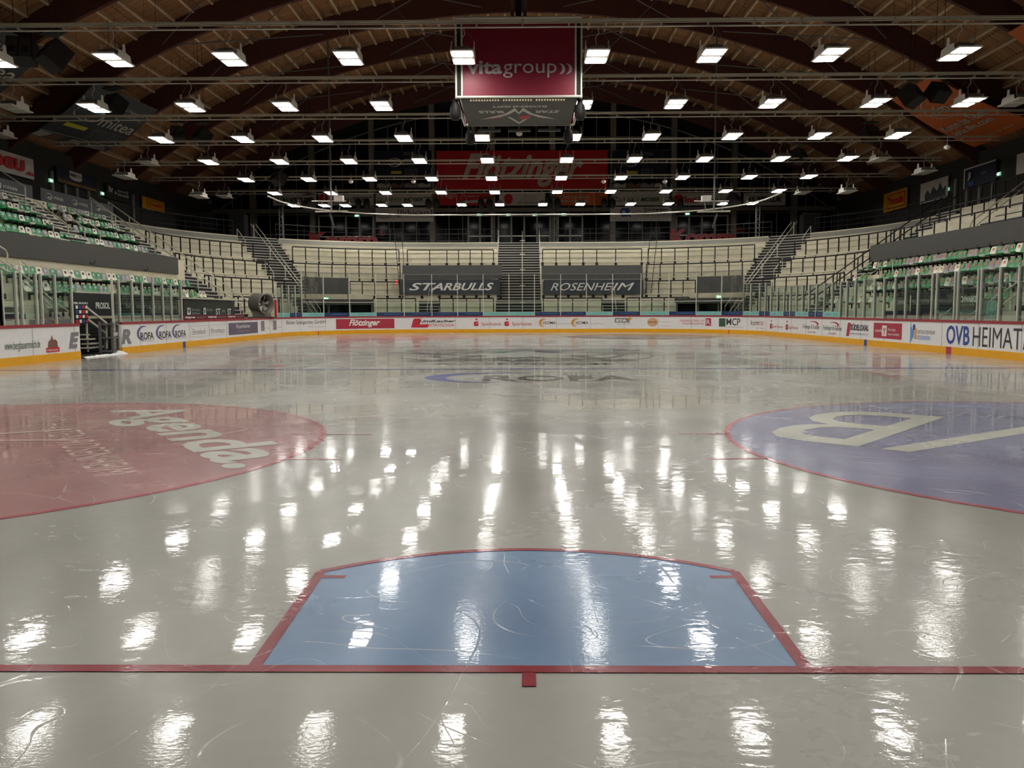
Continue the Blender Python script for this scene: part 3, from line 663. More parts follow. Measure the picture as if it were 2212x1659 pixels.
# stair handrails
def on_stair(s, k, h=.0): o = O0+RUN*k; return P(s, o, zrow(k)+h)
cs = (CS0+CS1)/2+.28
t = rails('stair_handrail', 'long pale handrail running down the middle of the centre stairs', [[on_stair(cs, .2, 1.0), on_stair(cs, 14.9, 1.0)]], .025)
for k in (.4, 3, 6, 9, 12, 14.8): p = on_stair(cs, k); MB().box((p.x, p.y, p.z+.5), (.05, .05, 1.0)).box((p.x, p.y-.1, p.z+.25), (.4, .06, .05)).build('post', railw, t)
for s, nm_ in ((CS0+.03, 'left'), (CS1-.03, 'right')):
    t = thing('stair_guard', 'pale guard wall strip along the %s edge of the centre stairs' % nm_, 'stair edge', on_stair(s, 0))
    MB().tube([on_stair(s, 3.9, 1.05), on_stair(s, 14.9, 1.05)], .03).build('rail', railw, t)
    for k in (4, 7, 10, 13, 14.9): p = on_stair(s, k); MB().box((p.x, p.y, p.z+.52), (.05, .05, 1.05)).build('post', railw, t)
for sg, nm_ in ((-1, 'left'), (1, 'right')):
    s = sg*(KS0+KS1)/2
    t = rails('stair_handrail', 'pale double handrail running down the %s corner stairs' % nm_, [[on_stair(s-.1, 4.2, 1.0), on_stair(s-.1, 15, 1.0)], [on_stair(s+.1, 4.2, 1.0), on_stair(s+.1, 15, 1.0)]], .03)
    for k in (4.2, 7.5, 11, 14.9): p = on_stair(s, k); MB().box((p.x, p.y, p.z+.5), (.06, .06, 1.0)).box((p.x, p.y-.1, p.z+.04), (.45, .1, .05)).build('post', railw, t)
    for k, a in ((12.8, 0), (7.2, 1)):
        ss_ = sg*(KS1+.1); rails('stair_guard', 'short pale hoop rail at the %s end of a barrier beside the %s corner stairs' % (('upper', 'lower')[a], nm_), [[on_stair(ss_, k-1, 0), on_stair(ss_, k-1, 1.0), on_stair(ss_, k+.6, 1.15), on_stair(ss_, k+.6, .1)]], .03, cat='guard rail')
    # short stairs handrails (tilted pairs)
    s = sum(smL)/2 if sg < 0 else sum(smR)/2
    rails('stair_handrail', 'thin white double handrail on the short %s stairs' % nm_, [[on_stair(s-.08, .2, .0), on_stair(s-.08, .2, 1.0), on_stair(s-.02, 5.2, 1.1)], [on_stair(s+.12, .2, 0), on_stair(s+.12, .2, 1.0), on_stair(s+.14, 5.2, 1.1)]], .022, steel)
    s = sof(862 if sg < 0 else 1396, 5, 4)
    rails('ladder_rail', 'tilted black double rail beside the %s black banner' % nm_, [[on_stair(s, 4, .2), on_stair(s, 9, 1.2), on_stair(s, 14.5, 1.9)], [on_stair(s+.28, 4, .2), on_stair(s+.28, 9, 1.2), on_stair(s+.28, 14.5, 1.9)]], .03, blackm)
    # portal stair rails
    q = [(655, 610), (762, 682)] if sg < 0 else [(1601, 607), (1567, 652)]
    if sg < 0: ls = [[at_y(655, 615, 54), at_y(692, 668, 53.9), at_y(692, 684, 53.9)], [at_y(655, 630, 54), at_y(688, 680, 53.8)], [at_y(655, 645, 54), at_y(678, 680, 53.8)]]
    else: ls = [[at_y(1601, 613, 54), at_y(1566, 662, 53.9), at_y(1566, 684, 53.9)], [at_y(1603, 632, 54), at_y(1571, 680, 53.8)], [at_y(1605, 645, 54), at_y(1581, 680, 53.8)]]
    rails('stair_handrail', 'pale triple handrail going down in front of the %s doorway' % nm_, ls, .025)
    # aisle rails
    mr_ = railw if sg < 0 else blackm; cname = 'pale' if sg < 0 else 'black'
    for y_, d in ((46.7, 'far'), (44.55, 'near')):
        t = rails('stair_handrail', '%s handrail on the %s edge of the %s aisle stairs' % (cname, d, nm_), [[(sg*16.3, y_, 2.0), (sg*24.75, y_, 8.1)]], .035, mr_)
        for k in range(8): x_ = 16.3+8.45*k/7; z_ = 1.0+6.1*k/7; MB().box((sg*x_, y_, z_+.5), (.05, .05, 1.0)).build('post', mr_, t)

# ================================================================== UPPER WALKWAY SLAB, SIDE STANDS
XW, YW = 27.5, 71.5
def rect_pt(s):
    x, y, n = path(s, O0+RUN*NR); t = 1e9
    if abs(n[0]) > 1e-6: t = min(t, (XW-abs(x))/abs(n[0]))
    if n[1] > 1e-6: t = min(t, (YW-y)/n[1])
    return Vector((x+n[0]*t, y+n[1]*t, ZC))
mb = MB(); ss = srange(-AIE, AIE, .5)
for a, b in zip(ss, ss[1:]):
    mb.quad(P(a, O0+RUN*NR, ZC), P(b, O0+RUN*NR, ZC), rect_pt(b), rect_pt(a)); dz = Vector((0, 0, -.4))
    mb.quad(P(a, O0+RUN*NR, ZC)+dz, P(b, O0+RUN*NR, ZC)+dz, P(b, O0+RUN*NR, ZC), P(a, O0+RUN*NR, ZC))
struct(mb.build('floor_walkway', concrete), 'upper walkway behind the terraces')
YS = 47.5-(AIE-SX)     # y where the side stands end
YN = 12.0
def side(sg, pts, label, mi=None):
    mb = MB()
    for (a, za), (b, zb) in zip(pts, pts[1:]): mb.quad((sg*a, YN, za), (sg*b, YN, zb), (sg*b, YS, zb), (sg*a, YS, za), 0 if abs(a-b) < 1e-6 else 1)
    mb.poly([(sg*a, YS, z) for a, z in pts]+[(sg*pts[-1][0], YS, -.04)], 0); mb.poly([(sg*a, YN, z) for a, z in pts]+[(sg*pts[-1][0], YN, -.04)], 0)
    return struct(mb.build('wall_stand', [beige, tread_m]), label)
Lp = [(16.25, -.04), (16.25, 1.3), (17.2, 1.3), (17.2, 1.95), (18.0, 1.95), (18.0, 2.58), (19.2, 2.58), (19.2, 4.45), (20.35, 4.45), (21.35, 4.45), (21.35, 5.1), (22.15, 5.1), (22.15, 5.72), (22.95, 5.72), (22.95, 6.3), (24.3, 6.3), (24.3, ZC), (XW, ZC)]
side(-1, Lp, 'cream stepped left seating stand')
Rp = [(16.35, -.04), (16.35, 1.5), (17.25, 1.5), (17.25, 2.15), (18.05, 2.15), (18.05, 2.78), (18.85, 2.78), (18.85, 3.4), (19.9, 3.4), (19.9, 4.55), (20.6, 4.55)]
n_ = 6
for i in range(n_): zz = 4.55+(ZC-4.55)*(i+1)/n_; xx = 20.6+4.6*(i)/n_; Rp += [(xx, zz), (xx+4.6/n_, zz)]
Rp.append((XW, ZC)); side(1, Rp, 'cream stepped right stand with seats below and standing rows above')
# fascias
def slab(name, label, cat, a, b, m_):
    x0, y0, z0 = a; x1, y1, z1 = b; t = tag(MB().box(((x0+x1)/2, (y0+y1)/2, (z0+z1)/2), (abs(x1-x0), abs(y1-y0), abs(z1-z0))).build(name, m_), label, cat); return t
slab('stand_fascia', 'long dark grey fascia board between the lower and upper left seats', 'fascia', (-19.18, YN, 3.63), (-19.1, at_x(385, 570, -19.1).y, 4.54), fascia_m)
slab('stand_fascia', 'long dark grey fascia board above the right seats', 'fascia', (19.78, YN, 4.24), (19.86, at_x(1880, 550, 19.8).y, 5.17), fascia_m)

# ---------- seats
def shell(m_):
    mb = MB(); W = .21; pr = [(.40, .06), (.41, .015), (.36, 0), (.12, -.02), (.02, 0), (-.03, .06), (-.07, .2), (-.10, .34), (-.115, .40)]
    cols_ = []
    for i, (x, z) in enumerate(pr):
        row = []
        for j in range(7):
            f = (j-3)/3; wd = W*(1 if i < 6 else (1, .93, .72)[i-6]); dip = (.03*f*f if 1 < i < 6 else .015*f*f); row.append((x+(dip if i >= 5 else 0), f*wd, z+(dip if i < 5 else 0)))
        cols_.append(row)
    n0 = 0
    for r in cols_: mb.v += r
    for i in range(len(pr)-1):
        for j in range(6): a = i*7+j; mb.f.append((a, a+1, a+8, a+7)); mb.mi.append(0)
    N = len(mb.v); mb.v += [(x-.018, y, z-.018) for x, y, z in mb.v]
    for f in list(mb.f): mb.f.append(tuple(N+q for q in f[::-1])); mb.mi.append(0)
    return mb.mesh('seat_shell', m_, True)
SHELL = {'G': shell(green), 'W': shell(white), 'g': shell(grey)}
def stk(m_): return MB().quad((-.062, -.075, .24), (-.062, .075, .24), (-.084, .075, .34), (-.084, -.075, .34)).mesh('seat_sticker', m_)
STK = {'p': stk(stick), 'o': stk(stick_o), 'k': stk(stick_k)}
BRK = MB().box((.16, 0, -.06), (.3, .05, .08)).box((.02, 0, -.16), (.06, .05, .24)).mesh('seat_bracket', blackm)
cn = {'G': 'green', 'W': 'white', 'g': 'grey'}
protos = {}
def seat(x, y, z, rz, c, k, label, group):
    key = (c, k)
    if key not in protos:
        t = thing('stadium_seat', label, 'seat', (x, y, z), rz, group, world=False)
        link('seat_shell', SHELL[c], t); link('seat_sticker', STK[k], t); link('bracket', BRK, t); protos[key] = t
        return t
    return copy_thing(protos[key], (x, y, z), rz, label, group)
def row(sg, X, zmid, data, rown, stick_of):
    data = sorted(data, key=lambda d: -d[0]*(-sg)); n = len(data)
    for i, (u, c) in enumerate(data):
        v = 0
        zc = abs(X)*1800/abs(1129-u); 
        lo, hi = -10., 60.
        for _ in range(40):
            md = (lo+hi)/2
            if (proj((sg*X, md, zmid))[0]-u)*sg > 0: lo = md
            else: hi = md
        seat(sg*X, lo, zmid-.2, 0 if sg < 0 else PI, c, stick_of(c, i), '%s seat, %s from the far aisle, %s, %s stand' % (cn[c], ordn(i), rown, 'left' if sg < 0 else 'right'), 'seats in the %s of the %s stand' % (rown, 'left' if sg < 0 else 'right'))
def dd(sc, off, txt):
    out = []
    for tok in txt.split(): out.append((off+int(tok[:-1])/sc, tok[-1]))
    return out
lst = lambda c, i: 'k' if c == 'W' else 'p'
rst = lambda c, i: 'o'
row(-1, 21.05, 4.98, dd(3.95, 0, '20G 85G 140G 200W 258W 302G 350G 400g 450W 500W 545G 590G 632G 675W 720g 760g 800G 842W 882W 918g 955g 990G 1028G 1062g 1098W 1133G 1168W 1200g 1232g 1262G'), 'first row above fascia', lst)
row(-1, 21.85, 5.61, dd(3.95, 0, '40G 95G 145G 200W 250G 300G 345G 400W 440W 660g 705G 745G 780G 820W 860G 895G 935G 970G 1005W 1045G 1080G 1110G 1145W'), 'second row above fascia', lst)
row(-1, 22.65, 6.23, dd(3.95, 0, '10G 45G 100W 155W 200G 250G 300W 570g 610W 695G 735W 770W 805G 845W 880G 915G 950W 990W 1020G'), 'third row above fascia', lst)
row(-1, 23.6, 6.82, dd(3.95, 0, '10g 55W 110G 155G 385W 435G 520g 560W 600G 635G 680g 715g 755W 790G 825G 860g 900W'), 'top row', lst)
row(-1, 18.4, 3.08, dd(3.95, 0, '50G 110G 185W 240G 295G 350W 405g 465G 520g 575W 625W 675G 725W 775W 815G 855G 900g 945W 985W 1025G 1065g 1100g 1140W 1180G 1215G 1250W 1285g 1320g 1350G 1380G 1415W 1445G 1475G 1510W 1545G 1580g 1615G'), 'row just below fascia', lst)
row(-1, 17.6, 2.48, dd(3.95, 0, '240W 310G 410W 485G 525G 580G 640G 685g 740G 785G 830G 880g 915G 970W 1040G 1085G 1130G 1170W 1240G 1290G 1340W 1400G 1450G 1500W 1560G 1600W 1640G 1680G 1720W 1750W'), 'second row below fascia', lst)
row(-1, 16.75, 1.88, dd(3.95, 0, '420g 485G 530G'), 'lowest row', lst)
row(1, 19.3, 3.92, dd(3.606, 1600, '985G 1035W 1080G 1115W 1150G 1175G 1205G 1230G 1265G 1295g 1325g 1360g 1395W 1430G 1465G 1505g 1540g 1575g 1615G 1655G 1695G 1730G 1775g 1815g 1860G 1905G 1955W 2005G 2050g 2100G 2155W 2200G'), 'first row below fascia', rst)
row(1, 18.5, 3.28, dd(3.606, 1600, '880W 935G 965G 1110G 1145G 1175G 1200W 1235G 1265G 1300g 1335g 1365W 1405G 1440G 1475g 1510W 1550W 1590g 1635g 1675W 1715G 1755g 1805G 1850G 1895G 1940g 1990g 2040W 2095G 2145G'), 'second row below fascia', rst)
row(1, 17.7, 2.68, dd(3.606, 1600, '1015W 1075W 1110G 1160G 1190W 1240g 1280G 1330G 1375G 1420G 1460G 1560G 1600W 1640g 1730W 1790g 1820G 1925G 1980g 2040W 2085G 2135g 2190G'), 'third row below fascia', rst)
row(1, 16.85, 2.1, dd(3.606, 1600, '660G 735W 870G 925W 1010W 1160G 1930G 1970g 2050G'), 'lowest row', rst)

# stairs cut through the left upper seats and rails
def steps_side(sg, x0, z0, x1, z1, y0, y1, n, label):
    mb = MB()
    for k in range(n):
        xa = x0+(x1-x0)*k/n; xb = x0+(x1-x0)*(k+1)/n; za = z0+(z1-z0)*k/n; zb = z0+(z1-z0)*(k+1)/n
        mb.quad((sg*xa, y0, za), (sg*xa, y1, za), (sg*xa, y1, zb-.05), (sg*xa, y0, zb-.05), 3); mb.quad((sg*xa, y0, zb-.05), (sg*xa, y1, zb-.05), (sg*xa, y1, zb), (sg*xa, y0, zb), 2)
        mb.quad((sg*xa, y0, zb), (sg*xa, y1, zb), (sg*xb, y1, zb), (sg*xb, y0, zb), 1)
    for yy in (y0, y1): mb.poly([(sg*x0, yy, z0), (sg*x1, yy, z1), (sg*x1, yy, z0-.2), (sg*x0, yy, z0-.2)], 0)
    return struct(mb.build('stand_stairs', ST), label)
for sg, nm_ in ((-1, 'left'), (1, 'right')): steps_side(sg, 16.3, 1.0, 24.75, ZC, YS, 46.75, 28, '%s aisle stairs with dark risers beside the seats' % nm_)
def hoop(x, y, z, dx, dz, label, sg=-1, m_=railw):
    rails('stair_guard', label, [[(x, y, z), (x, y, z+1.0), (x+dx, y, z+dz+1.0), (x+dx, y, z+dz)]], .03, m_, cat='guard rail')
a = at_x(118, 470, -21.5); b = at_x(165, 470, -21.5)
steps_side(-1, 20.5, 4.5, 24.2, ZC, a.y, b.y, 14, 'pale stairs between the two upper blocks of left seats')
for k, (u, nm_) in enumerate(((66, 'left'), (100, 'middle'), (137, 'right'), (172, 'far right'))):
    p = at_x(u, 470, -22.2); hoop(-21.2, p.y, 4.6, -1.5, 1.15, 'pale guard rail at the %s of the stairs between the upper left seat blocks' % nm_)
p = at_x(242, 480, -22.6); hoop(-22.4, p.y, 5.8, -1.3, .9, 'pale guard rail at the end of the top left seat row')
p = at_x(65, 440, -23); hoop(-23.2, p.y, 6.4, -1.2, .8, 'pale guard rail behind the nearest top left seats')
# aisle stairs in the lower left stand, near edge of picture
a = at_x(6, 640, -16.6); b = at_x(36, 640, -16.6)
steps_side(-1, 15.9, .2, 18.2, 2.7, at_x(30, 640, -16.6).y, at_x(75, 640, -16.6).y, 11, 'left stand stairs going down behind the glass')
rails('stair_handrail', 'pale handrail slanting across the seats at the left picture edge', [[at_x(-30, 545, -17.5), at_x(40, 585, -17.2), at_x(72, 612, -16.8), at_x(115, 650, -16.3), at_x(148, 672, -16.1)]], .03)
rails('stair_handrail', 'pale lower handrail slanting down to the bench behind the left glass', [[at_x(-30, 560, -17.5), at_x(38, 598, -17.0), at_x(72, 625, -16.6), at_x(140, 690, -16.1)]], .03)
rails('stair_guard', 'pale hoop rail between the lower left seats', [[at_x(42, 600, -17.9), at_x(42, 566, -17.9), at_x(46, 563, -17.9), at_x(62, 576, -17.7), at_x(63, 624, -17.7)]], .03, cat='guard rail')
rails('stair_guard', 'pale post with slanting rail at the far left picture edge', [[at_x(-12, 525, -18.6), at_x(12, 540, -18.4), at_x(16, 548, -18.4), at_x(16, 590, -18.4)]], .03, cat='guard rail')

# right stand stairs / rails
a = at_x(2155, 600, 17.2)
steps_side(1, 15.9, .2, 18.6, 3.0, at_x(2205, 640, 16.6).y-1.5, at_x(2160, 640, 16.6).y, 11, 'right stand stairs behind the glass at the picture edge')
steps_side(1, 20.9, 4.9, 25.2, ZC+.05, at_x(2230, 450, 23).y-1, at_x(2165, 450, 23).y, 12, 'pale stairs at the top right picture edge')
for pts, lb in (([(2014, 700, 15.9), (2107, 625, 16.6), (2124, 618, 16.8)], 'pale handrail rising behind the right glass, left of the tactics board'),
                ([(2070, 700, 15.9), (2130, 656, 16.3), (2212, 600, 16.9), (2240, 578, 17.3)], 'pale handrail rising behind the tactics board'),
                ([(2080, 702, 15.9), (2160, 662, 16.2), (2240, 605, 16.9)], 'pale lower handrail rising right of the tactics board')):
    rails('stair_handrail', lb, [[at_x(u, v, x) for u, v, x in pts]], .035)
rails('stair_guard', 'pale hoop rail among the third row right seats', [[at_x(2160, 625, 17.2), at_x(2160, 612, 17.2), at_x(2176, 594, 17.5), at_x(2182, 594, 17.5), at_x(2182, 680, 16.6)]], .03, cat='guard rail')
rails('stair_handrail', 'pale handrail at the top right above the grey fascia', [[at_x(2095, 490, 21.2), at_x(2100, 478, 21.4), at_x(2212, 392, 24.6), at_x(2240, 372, 25)], [at_x(2110, 486, 21.2), at_x(2212, 405, 24)]], .03)
rails('stair_guard', 'pale hoop rail on the right upper standing rows', [[at_x(2135, 452, 24), at_x(2135, 437, 24), at_x(2148, 430, 24.3), at_x(2150, 430, 24.3), at_x(2150, 482, 22.6)]], .03, cat='guard rail')
for k, (u, v) in enumerate(((1845, 603), (1878, 590), (1905, 572))):
    p = at_x(u, v, 17.8+.3*k); rails('stair_guard', 'pale hoop rail at the far end of the right seats, %s from the left' % ORD[k], [[p+Vector((0, 0, -.9)), p+Vector((0, 0, -.1)), p+Vector((.35, -.4, .25)), p+Vector((.4, -.4, -.7))]], .03, cat='guard rail')
# right upper standing barriers
def side_barrier(sg, x, z, y0, y1, h, sp, label):
    t = thing('crush_barrier', label, 'barrier', (sg*x, (y0+y1)/2, z), group='black crush barriers on the right upper rows')
    MB().tube([(sg*x, y0, z+h), (sg*x, y1, z+h)], .035).build('top_rail', blackm, t); n = max(1, round((y1-y0)/sp))
    for k in range(n+1):
        yy = y0+(y1-y0)*k/n; MB().box((sg*x, yy, z+h/2), (.055, .055, h)).box((sg*x-sg*.05, yy, z+.05), (.14, .2, .26)).build('post', blackm, t)
side_barrier(1, 21.2, 4.75, 30, 45.3, 1.3, 1.25, 'long black crush barrier standing just above the right grey fascia')
side_barrier(1, 23.4, 5.95, 34, 45.3, 1.2, 1.1, 'black crush barrier halfway up the right upper standing rows')
side_barrier(1, 25.1, ZC-.1, 20, 45.3, 1.2, 1.1, 'black railing along the right upper walkway')
side_barrier(-1, 25.0, ZC-.1, 44.2, 45.3, 1.1, 1.1, 'short black railing at the left end of the upper walkway')
# dark vertical brackets hanging below the right fascia
for k, u in enumerate((1885, 1902, 1919, 1937, 1946, 1965, 1982, 2005, 2026, 2046, 2060, 2085, 2111, 2137, 2163, 2190)):
    p = at_x(u, 560, 19.8); tag(MB().box((19.82, p.y, 4.12), (.1, .08, .45)).build('fascia_bracket', blackm), 'black bracket under the right grey fascia, %s from its far end' % ordn(k), 'bracket', 'brackets under the right fascia')
for k, (u, v) in enumerate(((200, 569), (315, 583))):
    p = at_x(u, v, -19.1); tag(MB().tube([p+Vector((0, -.25, .03)), p+Vector((0, 0, -.04)), p+Vector((0, .15, 0)), p+Vector((0, .2, .15))], .03).build('cable_hook', blackm), 'small black hook under the left grey fascia, %s one' % ('nearer', 'farther')[k], 'hook')

# ================================================================== BEHIND THE LEFT BOARDS: gate, bench, penalty area
yg0, yg1 = 47.5-(-GO0-SX), 47.5-(-GO1-SX)
struct(MB().box((-15.9, (yg0+yg1)/2, .02), (1.7, yg1-yg0+3, .06)).build('floor_bench', blackp), 'dark rubber floor inside the gate')
t = thing('gate_door', 'folded grey steel gate frame at the right side of the opening in the left boards', 'gate', (-15.1, yg1, 0))
for k, (dx, dy) in enumerate(((-.05, -.05), (-.05, -.45), (-.45, -.2), (-.45, -.55))): MB().box((-15.08+dx, yg1+dy, .62), (.08, .07, 1.2)).build('upright', steel_d, t)
for z in (.12, .62, 1.12): MB().box((-15.3, yg1-.3, z), (.5, .5, .06)).build('crossbar', steel_d, t)
MB().box((-15.12, yg1-.25, .75), (.06, .28, .12)).build('latch', steel, t)
t = rails('stair_handrail', 'thick pale handrail descending inside the open gate of the left boards', [[at_x(146, 632, -16.6), at_x(230, 698, -15.4), at_x(231, 753, -15.4)], [at_x(158, 665, -16.4), at_x(229, 720, -15.45)], [at_x(187, 697, -16.0), at_x(190, 760, -15.8)]], .04)
t = thing('gate_steps', 'open steps with pale treads inside the gate of the left boards', 'steps', at_x(200, 755, -15.9))
for k, (u0, u1, v) in enumerate(((174, 193, 723), (174, 205, 733), (177, 216, 743), (174, 230, 752))):
    a = at_x(u0, v, -16.0); b = at_x(u1, v, -15.7); MB().box(((a.x+b.x)/2, (a.y+b.y)/2, a.z), (.35, b.y-a.y, .05)).build('tread', nose_m, t)
slab('bench_wall', 'black slatted wall behind the open gate of the left boards', 'wall panel', (-16.22, yg0-.8, .05), (-16.18, yg1+1.8, 1.32), blackp)
mbs = MB()
for k in range(9): mbs.box((-16.16, (yg0+yg1)/2+.5, .12+.14*k), (.02, yg1-yg0+2.6, .03))
mbs.build('slat', darkpanel, bpy.data.objects['bench_wall'])
def sidesign(name, label, cat, sg, x, u0, u1, z0, z1, m_, texts=(), frame=None):
    y0 = at_x(u0, 640, sg*x).y; y1 = at_x(u1, 640, sg*x).y
    t = thing(name, label, cat, (sg*x, (y0+y1)/2, z0)); yl, yr = (y0, y1)
    MB().box((sg*(x+.03), (yl+yr)/2, (z0+z1)/2), (.05, abs(yr-yl), z1-z0)).build('panel', m_, t)
    f = lambda a, b: Vector((sg*(x-.01), yl+(yr-yl)*a, z0+(z1-z0)*b))
    for tx in texts:
        k_e = texts.index(tx)*.004 if tx[0] == '#' else 0
        if tx[0] == '#': patch(lambda a, b: f(a, b)-Vector((sg*(.004+min(k_e, .004)), 0, 0)), tx[2], K[tx[1]], t, 'emblem')
        elif tx[0] == '@': crescent_part(lambda a, b: f(a, b)-Vector((sg*.006, 0, 0)), *tx[2], K[tx[1]], t, 'emblem', *tx[3:])
        else: lettering(tx[0], lambda a, b: f(a, b)-Vector((sg*.008, 0, 0)), K[tx[1]], t, 'lettering', None, tx[3], tx[4], box=tx[2])
    return t
sidesign('advert_board', 'long black board with white lettering behind the open gate', 'advert board', -1, 16.1, 150, 262, 1.42, 2.25, darkpanel, [('PROSOL', 'white', (.46, .32, .74, .62), .03, 0), ('PROSOL', 'white', (.06, .32, .33, .62), .03, 0), ('bh', 'lgrey', (.9, .5, .98, .68), 0, 0), ('me', 'lgrey', (.9, .25, .99, .4), 0, 0)])
sidesign('advert_board', 'long dark board behind the left glass, between gate and penalty box', 'advert board', -1, 16.1, 264, 385, 1.42, 2.25, darkpanel, [('bht mercato', 'lgrey', (.05, .35, .55, .6), 0, 0), ('SCHREINEREI', 'lgrey', (.6, .3, .95, .5), 0, 0)])
sidesign('backdrop_wall', 'small press backdrop with red and blue squares behind the gate handrail', 'backdrop', -1, 15.85, 160, 189, 1.15, 1.85, darkpanel, [('#', c, rectpts(.04+.24*i, .05+.24*j, .21+.24*i, .21+.24*j)) for j in range(4) for i, c in enumerate([('red', 'white', 'blue', 'berry'), ('white', 'red', 'white', 'red'), ('blue', 'white', 'red', 'white'), ('white', 'blue', 'red', 'white')][j])])
# small bench divider rails
for u0, u1, nm_ in ((163, 235, 'near'), (250, 395, 'far')):
    a = at_x(u0, 630, -16.2); b = at_x(u1, 630, -16.2)
    tag(MB().box((-16.2, (a.y+b.y)/2, 2.3), (.06, b.y-a.y, .06)).build('ledge_rail', railw), 'pale ledge rail over the black advert boards, %s half' % nm_, 'rail')
# penalty/scorer area
sidesign('low_barrier', 'low wine red barrier with white lettering on the left boards before the fan', 'barrier', -1, 15.12, 394, 527, BH, BH+.22, K['wine'],
         sum([[('vitagroup', 'white', (.02+.33*i, .25, .16+.33*i, .75), .04, 0), ('#healthtechnik', 'lgrey', (.19+.33*i, .35, .31+.33*i, .6), 0, 0)] for i in range(3)], []))
t = sidesign('scorer_booth', 'dark glazed scorer booth with white emblems behind the wine red barrier', 'booth', -1, 16.0, 396, 506, .9, 2.15, mat('booth_glass', (52, 62, 58), .15), sum([[('#', 'white', rectpts(.07+.24*i, .1+.02, .2+.24*i, .26)), ('LOLUM', 'sky', (.09+.24*i, .15, .18+.24*i, .23), .03, 0)] for i in range(4)], []) +
             [('#', 'white', rectpts(.05, .42, .11, .68)), ('V', 'slate', (.055, .45, .105, .65), .05, 0), ('Mein Volksbank', 'lgrey', (.13, .55, .28, .65), 0, 0), ('Raiffeisen', 'lgrey', (.13, .42, .28, .52), 0, 0), ('#', 'white', rectpts(.34, .42, .39, .68)),
              ('V', 'slate', (.343, .45, .387, .65), .05, 0), ('Mein Volksbank', 'lgrey', (.41, .55, .52, .65), 0, 0), ('ST', 'white', (.58, .4, .68, .66), .02, 0), ('TIMMER', 'lgrey', (.7, .5, .78, .6), 0, 0), ('ST', 'white', (.83, .4, .91, .66), .02, 0)])
MB().box((-15.9, at_x(450, 640, -16).y, 2.2), (.5, at_x(506, 640, -16).y-at_x(396, 640, -16).y, .06)).build('roof_ledge', railw, t)
# orange strip + end post
tag(MB().box((-15.08, at_x(393.5, 660, -15.05).y, 1.75), (.05, .12, 1.1)).build('edge_pad', K['orangeb']), 'orange pad strip at the end of the left glass', 'pad')
# fan
fp = at_x(566, 690, -14.2); fp = P(sof(567, .45, 1.5), .5, BH)
t = thing('drum_fan', 'large round grey drum fan on the boards in the left far corner', 'fan', fp)
axis = Vector((.86, -.5, -.08)).normalized(); ctr = Vector((fp.x, fp.y, BH+.85)); q = axis.to_track_quat('Z', 'Y').to_matrix()
MB().lathe(ctr, [(.54, -.52), (.58, -.50), (.58, .38), (.63, .42), (.60, .44), (.54, .42), (.54, -.3)], 32, M3=q).build('drum', lampg, t, True)
MB().lathe(ctr, [(.0, -.30), (.54, -.30)], 24, M3=q).build('back_grille', lampd, t)
mb = MB()
for k in range(6):
    t0 = k*PI/3; c0 = math.cos(t0); s0 = math.sin(t0); p = lambda r, ta, z: ctr+q @ Vector((r*math.cos(ta), r*math.sin(ta), z))
    mb.quad(p(.12, t0-.2, .05), p(.49, t0-.12, .02), p(.49, t0+.35, .16), p(.12, t0+.4, .14))
mb.build('blades', steel, t); MB().lathe(ctr, [(0, .2), (.12, .18), (.14, .0), (.14, -.1)], 16, M3=q).build('hub', steel_d, t)
MB().box((fp.x, fp.y, BH+.2), (.9, .5, .4)).build('foot', lampg, t); MB().box((fp.x+.05, fp.y, BH+.02), (1.5, .7, .05)).build('base_plate', blackm, t)
# snow at the threshold
mb = MB(); n = 26
pts = []
for i in range(n+1):
    y = yg0+.05+(yg1-yg0-.05)*i/n; hgt = .03+.05*random.random()+(.08 if i > n-4 else 0)
    pts.append(((-15.16, y, .0), (-15.0+.02*random.random(), y, hgt), (-14.86+.06*random.random()+(.08 if i > n-3 else 0), y, .003)))
for a, b in zip(pts, pts[1:]):
    mb.quad(a[0], a[1], b[1], b[0]); mb.quad(a[1], a[2], b[2], b[1])
o = mb.build('snow_ridge', mat('snow', (236, 236, 232), .8, bump=.6, scale=14)); tag(o, 'scraped white snow along the threshold of the open gate', 'snow'); o['kind'] = 'stuff'
# ---------- behind right glass
sidesign('advert_board', 'black board with bold white lettering behind the right glass, left of the tactics board', 'advert board', 1, 16.2, 2068, 2112, 1.45, 2.35, darkpanel, [('SCHWABKE', 'white', (.1, .4, .97, .66), .05, 0), ('IMMOBILIEN WOHNEN', 'lgrey', (.1, .26, .9, .34), 0, 0)])
for u0, u1, tx, d in ((1934, 1963, 'SCHWABKE', 'farthest'), (1968, 2012, 'MALERMEISTER', 'middle'), (2024, 2058, 'WOHLFÜHLEN', 'nearest')):
    sidesign('advert_board', 'black advert board with grey lettering behind right glass, %s of three' % d, 'advert board', 1, 16.2, u0, u1, 1.45, 2.3, darkpanel, [(tx, 'lgrey', (.08, .38, .95, .6), .03 if u0 < 1940 else 0, 0)])
sidesign('team_bench', 'dark player bench backrest behind the right glass', 'bench', 1, 15.95, 1912, 1990, BH-.1, BH+.3, blackm, [('#', 'lgrey', rectpts(.08+.3*i, .1, .3+.3*i, .6)) for i in range(3)])
a = at_x(2154, 690, 15.25); b = at_x(2121, 650, 15.25)
t = thing('tactics_board', 'pale green tactics board with rink drawing standing against the right glass', 'tactics board', (15.25, (a.y+b.y)/2, 1.2))
MB().box((15.2, (a.y+b.y)/2, (a.z+b.z)/2), (.03, b.y-a.y, b.z-a.z)).build('board', mat('tactics', (164, 200, 190), .4), t)
f = lambda p, q_: Vector((15.18, a.y+(b.y-a.y)*p, a.z+(b.z-a.z)*q_))
mb = MB()
for l in ([(.08, .06), (.92, .06), (.92, .94), (.08, .94)],): mb.tube([f(*p) for p in l], .006, 4, closed=True)
